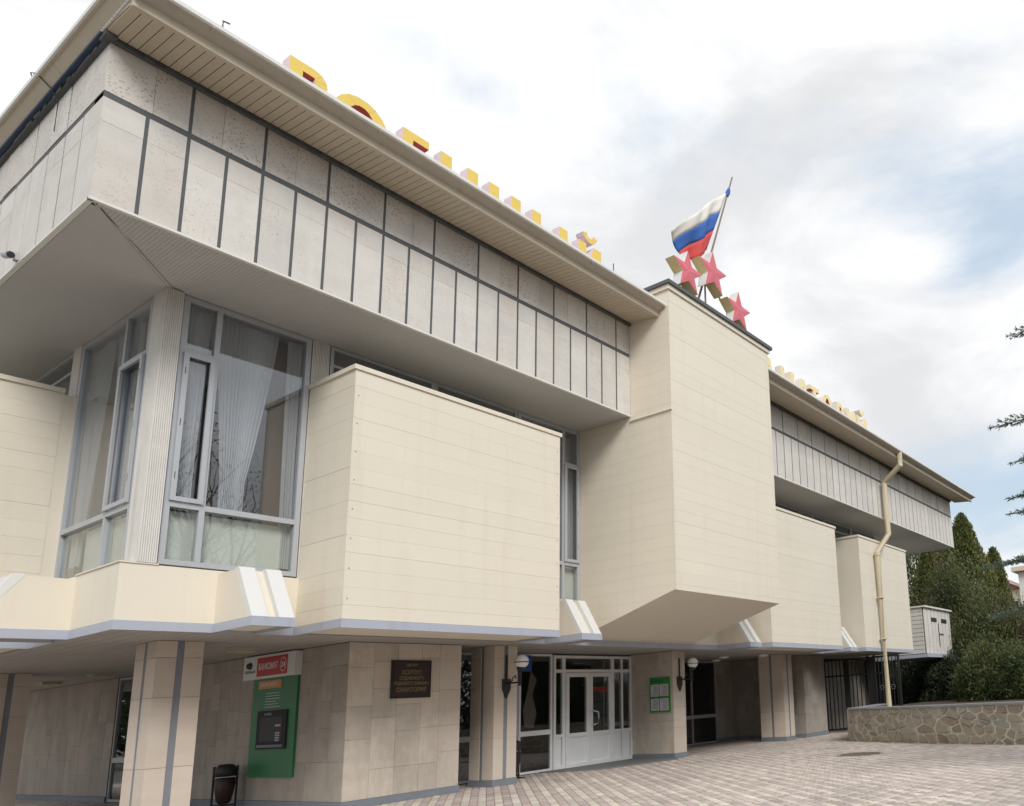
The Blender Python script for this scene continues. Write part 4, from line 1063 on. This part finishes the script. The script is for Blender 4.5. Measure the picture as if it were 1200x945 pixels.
# ================================================================== plants
def rand_dir(n):
    v = rng.normal(size=(n, 3)); return v/np.linalg.norm(v, axis=1)[:, None]
def cards(P, D, U, ln, wd):
    """pointed leaf cards: centre-line along D, width along U"""
    n = len(P); ln = ln[:, None]; wd = wd[:, None]
    a = P-D*ln*.5; b = P+U*wd*.5; c = P+D*ln*.5; d = P-U*wd*.5
    V = np.stack([a, b, c, d], 1).reshape(-1, 3); F = np.arange(n*4).reshape(n, 4); return V, F
def norm(v): return v/np.maximum(1e-6, np.linalg.norm(v, axis=1))[:, None]
def columnar(name, label, base, h, r, n, mat, cat='tree', size=.17, profile=None, group=None, lumps=90, brown=.05, upright=1.0, z0=.03):
    base = np.array(base); t = thing(name, label, cat, tuple(base), group)
    tr = MB(); pts = [tuple(base+np.array([.04*math.sin(3*k), .04*math.cos(2*k), h*k/6*.9])) for k in range(7)]
    tr.tube(pts, [max(.03, r*.09*(1-k/7)) for k in range(7)], 8)
    for k in range(14):
        a = k*2.4; zz = h*(.08+.8*k/14); rr = r*.6*(1-zz/h*.8); tr.tube([tuple(base+np.array([0, 0, zz])), tuple(base+np.array([rr*math.cos(a), rr*math.sin(a), zz+rr*.9]))], [.035, .012], 5)
    tr.build('trunk', 'bark', t)
    prof = profile or (lambda q: (1-q)**.62*(.62+.38*min(1, q*5)))
    lump_a = rng.uniform(0, 2*np.pi, lumps); lump_q = rng.random(lumps); lump_s = rng.uniform(.06, .22, lumps)
    q = rng.random(n)**1.25; ang = rng.uniform(0, 2*np.pi, n)
    da = np.angle(np.exp(1j*(ang[:, None]-lump_a[None]))); dq = (q[:, None]-lump_q[None])*h/r*.6
    bulge = (lump_s[None]*np.exp(-(da**2+dq**2)/.10)).sum(1)-.10
    rad0 = r*np.array([prof(x) for x in q])*(1+bulge)
    depth = rng.random(n)**2.2
    rad = rad0*(1-.55*depth)
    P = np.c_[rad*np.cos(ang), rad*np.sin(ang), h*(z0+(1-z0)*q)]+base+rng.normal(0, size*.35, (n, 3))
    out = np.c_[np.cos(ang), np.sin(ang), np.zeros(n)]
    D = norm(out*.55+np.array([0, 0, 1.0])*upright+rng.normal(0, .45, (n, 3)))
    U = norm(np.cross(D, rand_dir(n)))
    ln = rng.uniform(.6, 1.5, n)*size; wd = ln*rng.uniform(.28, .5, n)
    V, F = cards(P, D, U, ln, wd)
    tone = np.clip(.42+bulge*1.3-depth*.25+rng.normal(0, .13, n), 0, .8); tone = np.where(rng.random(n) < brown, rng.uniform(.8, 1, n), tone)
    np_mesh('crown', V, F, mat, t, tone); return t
def bush(name, label, base, rx, ry, h, n, mat, size=.17, group=None, brown=.06, cat='shrub'):
    n = int(n*1.7)
    base = np.array(base); t = thing(name, label, cat, tuple(base), group)
    st = MB()
    for k in range(12):
        a = k*2.4; st.tube([tuple(base), tuple(base+np.array([rx*.3*math.cos(a), ry*.3*math.sin(a), h*.4])), tuple(base+np.array([rx*.65*math.cos(a), ry*.65*math.sin(a), h*.75]))], [.06, .04, .012], 5)
    st.build('stem', 'bark', t)
    k = max(12, int(n/700)); C = rand_dir(k); C[:, 2] = np.abs(C[:, 2]); C = C*rng.uniform(.45, .92, (k, 1)); cr = rng.uniform(.22, .42, k)
    i = rng.integers(0, k, n); d = rand_dir(n); rr = rng.random(n)**.45
    L = C[i]+d*(cr[i]*rr)[:, None]; L[:, 2] = np.maximum(L[:, 2], .0)
    P = L*np.array([rx, ry, h])+base+rng.normal(0, size*.3, (n, 3))
    D = norm(d+np.array([0, 0, .5])+rng.normal(0, .5, (n, 3))); U = norm(np.cross(D, rand_dir(n)))
    ln = rng.uniform(.6, 1.6, n)*size; V, F = cards(P, D, U, ln, ln*rng.uniform(.18, .36, n))
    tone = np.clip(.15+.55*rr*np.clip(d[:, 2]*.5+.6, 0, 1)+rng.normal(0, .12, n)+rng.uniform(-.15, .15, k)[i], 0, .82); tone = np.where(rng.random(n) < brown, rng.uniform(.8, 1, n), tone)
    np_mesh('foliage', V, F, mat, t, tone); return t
def ground_at(px, py, x): p = at(px, py, x=x); return p
G = 'evergreens beyond the building'
def th(px, py, x, r, n, label, mat='thuja', name='thuja_tree', **k):
    p = at(px, py, x=x); columnar(name, label, (p[0], p[1], .0), p[2], r, n, mat, group=G, **k)
th(1126, 603, 41, 2.5, 56000, 'tallest columnar thuja rising past the end of the stone band')
th(1163, 643, 44, 1.8, 34000, 'slim pointed thuja standing alone beside the tallest one')
th(1094, 618, 42, 2.9, 50000, 'bright green thuja showing under the roof end')
th(1070, 615, 42, 2.6, 26000, 'thuja mostly hidden behind the end of the upper storey')
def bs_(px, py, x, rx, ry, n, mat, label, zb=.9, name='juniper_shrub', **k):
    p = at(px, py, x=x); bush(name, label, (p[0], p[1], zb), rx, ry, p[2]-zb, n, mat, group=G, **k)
bs_(1112, 660, 37, 2.5, 2.6, 24000, 'juniper', 'tall juniper with brown patches in front of the thujas', brown=.18)
bs_(1148, 682, 35, 2.6, 2.6, 22000, 'juniper', 'mid green juniper beside the wall cabin', brown=.1)
bs_(1192, 690, 36, 2.0, 2.0, 18000, 'brownjuniper', 'reddish brown shrub right of the junipers', brown=.3)
bs_(1168, 750, 27, 2.0, 2.0, 26000, 'juniper', 'broad low green juniper just behind the stone wall', size=.13)
bs_(1215, 752, 26, 2.0, 2.0, 14000, 'juniper', 'spreading juniper at the open end of the stone wall', size=.13)
bs_(1085, 765, 35, 2.2, 2.4, 14000, 'darkjuniper', 'dark shrub in the shade below the wall cabin')
bs_(1118, 770, 32, 2.0, 1.8, 14000, 'darkjuniper', 'dark low shrub between cabin and stone wall')

bs_(1052, 772, 36, 1.6, 1.6, 9000, 'darkjuniper', 'dark shrub filling the gap behind the iron gate', zb=0)
bs_(1040, 768, 38, 1.8, 1.8, 9000, 'darkjuniper', 'dark shrub behind the passage wall end', zb=0)
# blue spruce whose branch tips enter the picture
def spruce(base, h, label, vis=None, nper=7, full=True, mat='spruce', name='spruce_tree', reach=2.9, cat='tree', group=None, needle=.06, zlow=3.0, tips=None):
    base = np.array(base, float); t = thing(name, label, cat, tuple(base), group)
    tr = MB(); tr.tube([tuple(base+np.array([0, 0, h*k/8])) for k in range(9)], [max(.02, .2*(1-k/8)) for k in range(9)], 8)
    Ps = []; Ds = []
    z = zlow; k = 0
    while z < h-.4:
        L = reach*(1-z/h)**.75+.25
        for b in range(nper):
            a = k*2.4+random.uniform(-.2, .2); d = np.array([math.cos(a), math.sin(a), 0]); zz = z+random.uniform(-.15, .15)
            pts = [base+np.array([0, 0, zz])+d*L*q+np.array([0, 0, -.16*L*math.sin(q*2.4)+.10*L*q*q]) for q in np.linspace(0, 1, 8)]
            tr.tube([tuple(p) for p in pts], [.045*(1-q*.85) for q in np.linspace(0, 1, 8)], 4)
            sd_ = np.array([-d[1], d[0], 0])
            for s in np.linspace(.25, 1.0, 15):
                p = base+np.array([0, 0, zz])+d*L*s+np.array([0, 0, -.16*L*math.sin(s*2.4)+.10*L*s*s])
                for sg in ((-1, 1) if s < .99 else (0,)):
                    tl = L*.30*(1.15-s*.8) if sg else .25; td = d*.75+sd_*sg*.8+np.array([0, 0, random.uniform(-.28, .05)]); td /= np.linalg.norm(td)
                    m_ = int(tl*80)+6; qs = rng.random(m_); Ps.append(p+td[None]*(qs*tl)[:, None])
                    Ds.append(norm(td[None]*.8+rng.normal(0, .55, (m_, 3))))
            k += 1
        z += .48
    for tp in (tips or []):
        tp = np.array(tp); d = tp-base; d[2] = 0; L = np.linalg.norm(d); d /= L; sd_ = np.array([-d[1], d[0], 0]); z_ = tp[2]+.10*L
        f = lambda q: np.array([base[0], base[1], z_])+d*L*q+np.array([0, 0, -.10*L*q*q])
        tr.tube([tuple(f(q)) for q in np.linspace(0, 1, 8)], [.045*(1-q*.85) for q in np.linspace(0, 1, 8)], 4)
        for s in np.linspace(.35, 1.0, 17):
            for sg in ((-1, 1) if s < .99 else (0,)):
                tl = (L*.26*(1.2-s)+.06)*random.uniform(.6, 1.15) if sg else .2; td = d*.85+sd_*sg*.7+np.array([0, 0, random.uniform(-.22, .05)]); td /= np.linalg.norm(td)
                m_ = int(tl*170)+12; qs = rng.random(m_); Ps.append(f(s)+td[None]*(qs*tl)[:, None]); Ds.append(norm(td[None]*.9+rng.normal(0, .5, (m_, 3))))
    tr.build('trunk', 'bark', t)
    P = np.concatenate(Ps); D = np.concatenate(Ds); n = len(P); U = norm(np.cross(D, rand_dir(n))); ln = rng.uniform(.7, 1.5, n)*needle
    V, F = cards(P+D*(ln*.5)[:, None], D, U, ln, ln*.16+.004)
    np_mesh('crown', V, F, mat, t, np.clip(rng.normal(.5, .22, n), 0, 1)); return t
tip = at(1168, 500, x=8.5)
spruce((tip[0]+1.6, tip[1]-3.6, 0), 10.5, 'blue spruce whose drooping branch tips reach in beside the stone wall', reach=3.1, nper=6, tips=[at(1172, 499, x=8.5), at(1192, 391, x=8.6), at(1192, 583, x=8.7), at(1195, 601, x=9.0), at(1163, 665, x=8.4), at(1180, 662, x=8.8), at(1170, 722, x=8.6), at(1196, 540, x=9)])

# bare and leafy trees across the plaza, behind the viewer
def decid(base, h, label, leaves, seed):
    r2 = random.Random(seed); base = Vector(base); t = thing('plaza_tree', label, 'tree', tuple(base), 'trees across the plaza')
    m = MB(); tips = []
    def grow(p, d, L, r, lev):
        pts = [p]; q = p; dd = d
        for k in range(4): dd = (dd+Vector((r2.uniform(-.16, .16), r2.uniform(-.16, .16), .05))).normalized(); q = q+dd*L/4; pts.append(q)
        m.tube([tuple(a) for a in pts], [r*(1-.5*k/4) for k in range(5)], 6 if lev < 2 else 4)
        if lev >= 4: tips.append(q); return
        for k in range(3 if lev else 5):
            a = r2.uniform(0, 6.28); nd = (dd+Vector((math.cos(a), math.sin(a), r2.uniform(-.1, .5)))*r2.uniform(.5, .95)).normalized()
            grow(pts[2+k % 3], nd, L*r2.uniform(.58, .75), r*.5, lev+1)
    grow(base, Vector((0, 0, 1)), h*.42, h*.018, 0); m.build('trunk', 'bark', t)
    T = np.array([tuple(p) for p in tips]); n = leaves; i = rng.integers(0, len(T), n); P = T[i]+rng.normal(0, .28, (n, 3)); D = rand_dir(n); U = norm(np.cross(D, rand_dir(n))); ln = rng.uniform(.05, .12, n)
    V, F = cards(P, D, U, ln, ln*.6); np_mesh('crown', V, F, 'leaf', t, rng.random(n))
decid((9.5, -22, 0), 15, 'tall bare branched tree across the plaza', 3000, 3)
decid((3.5, -27, 0), 14, 'budding tree across the plaza with thin leaves', 9000, 9)
columnar('conifer_tree', 'dark conifer across the plaza facing the entrance', (24, -15, 0), 11, 2.6, 30000, 'darkjuniper', size=.34, group='trees across the plaza')
columnar('conifer_tree', 'broad dark conifer further along the plaza', (31, -17, 0), 12, 3.0, 30000, 'darkjuniper', size=.34, group='trees across the plaza')

for (x, y, h, r) in ((-20, -24, 11, 3.6), (-11, -30, 12, 4.0), (-3, -31, 10, 3.8), (6, -33, 12, 4.2), (14, -27, 9, 3.6), (19, -21, 9, 3.4), (-14, 18, 10, 3.2), (27, -27, 12, 4.5), (-9, 40, 11, 4.2), (-14, 52, 12, 4.5), (-20, 64, 12, 5), (-30, 76, 12, 5)):  # unseen conifers added to cut low sky light and darken the glass
    columnar('added_conifer', 'broad dark conifer added out of view to dim the canopy and glass', (x, y, 0), h, r, 7000, 'darkjuniper', group='conifers added out of view', size=.5)
# ================================================================== far houses
def house(label, x, px0, px1, pyt, mat, gable, floors, trim='housep'):
    a = at(px0, pyt, x=x); b = at(px1, pyt, x=x); y0_, y1_ = sorted((a[1], b[1])); zt = a[2]
    t = thing('house', label, 'house', (x+3, (y0_+y1_)/2, 0), 'houses beyond the trees')
    MB().box(x, x+8, y0_, y1_, 0, zt).build('wall', mat, t)
    mid = (y0_+y1_)/2; w = (y1_-y0_)/2
    if gable:
        MB().prism([(y0_-.3, zt+.003), (y1_+.3, zt+.003), (mid, zt+w*.75)], 'x', x-.25, x+8.2).build('roof', 'houser', t)
        m = MB(); m.prism([(y0_-.4, zt+.0), (y0_-.4, zt+.25), (mid, zt+w*.75+.3), (mid, zt+w*.75+.05)], 'x', x-.5, x-.26); m.prism([(y1_+.4, zt+.0), (y1_+.4, zt+.25), (mid, zt+w*.75+.3), (mid, zt+w*.75+.05)], 'x', x-.5, x-.26); m.build('verge', trim, t)
    else:
        MB().box(x-.5, x+8.4, y0_-.4, y1_+.4, zt+.003, zt+.35).build('roof', 'housey', t)
    for k in range(floors):
        z = zt-1.0-k*3.0
        for yc in ((y0_*2+y1_)/3, (y0_+y1_*2)/3):
            f = MB().box(x-.06, x-.002, yc-.5, yc+.5, z-1.3, z).build('window', 'white', t); MB().box(x-.075, x-.061, yc-.42, yc+.42, z-1.22, z-.08).build('pane', 'shade', f)
        m = MB().box(x-1.2, x-.08, y0_, mid, z-2.0, z-1.85); m.box(x-1.2, x-1.1, y0_, mid, z-1.85, z-1.0); m.build('balcony', 'houser', t)
house('white gabled house with red roof and balcony seen past the thujas', 62, 1194, 1170, 690, 'housey', True, 2)
house('white flat roofed house partly behind spruce branches', 55, 1240, 1192, 664, 'housew', False, 3)

# ================================================================== survey units -> metres
for me in bpy.data.meshes: me.transform(Matrix.Scale(S, 4))
for o in bpy.data.objects:
    if o.type in {'MESH', 'EMPTY'}: o.location = o.location*S
    for md in o.modifiers:
        if md.type == 'SOLIDIFY': md.thickness *= S
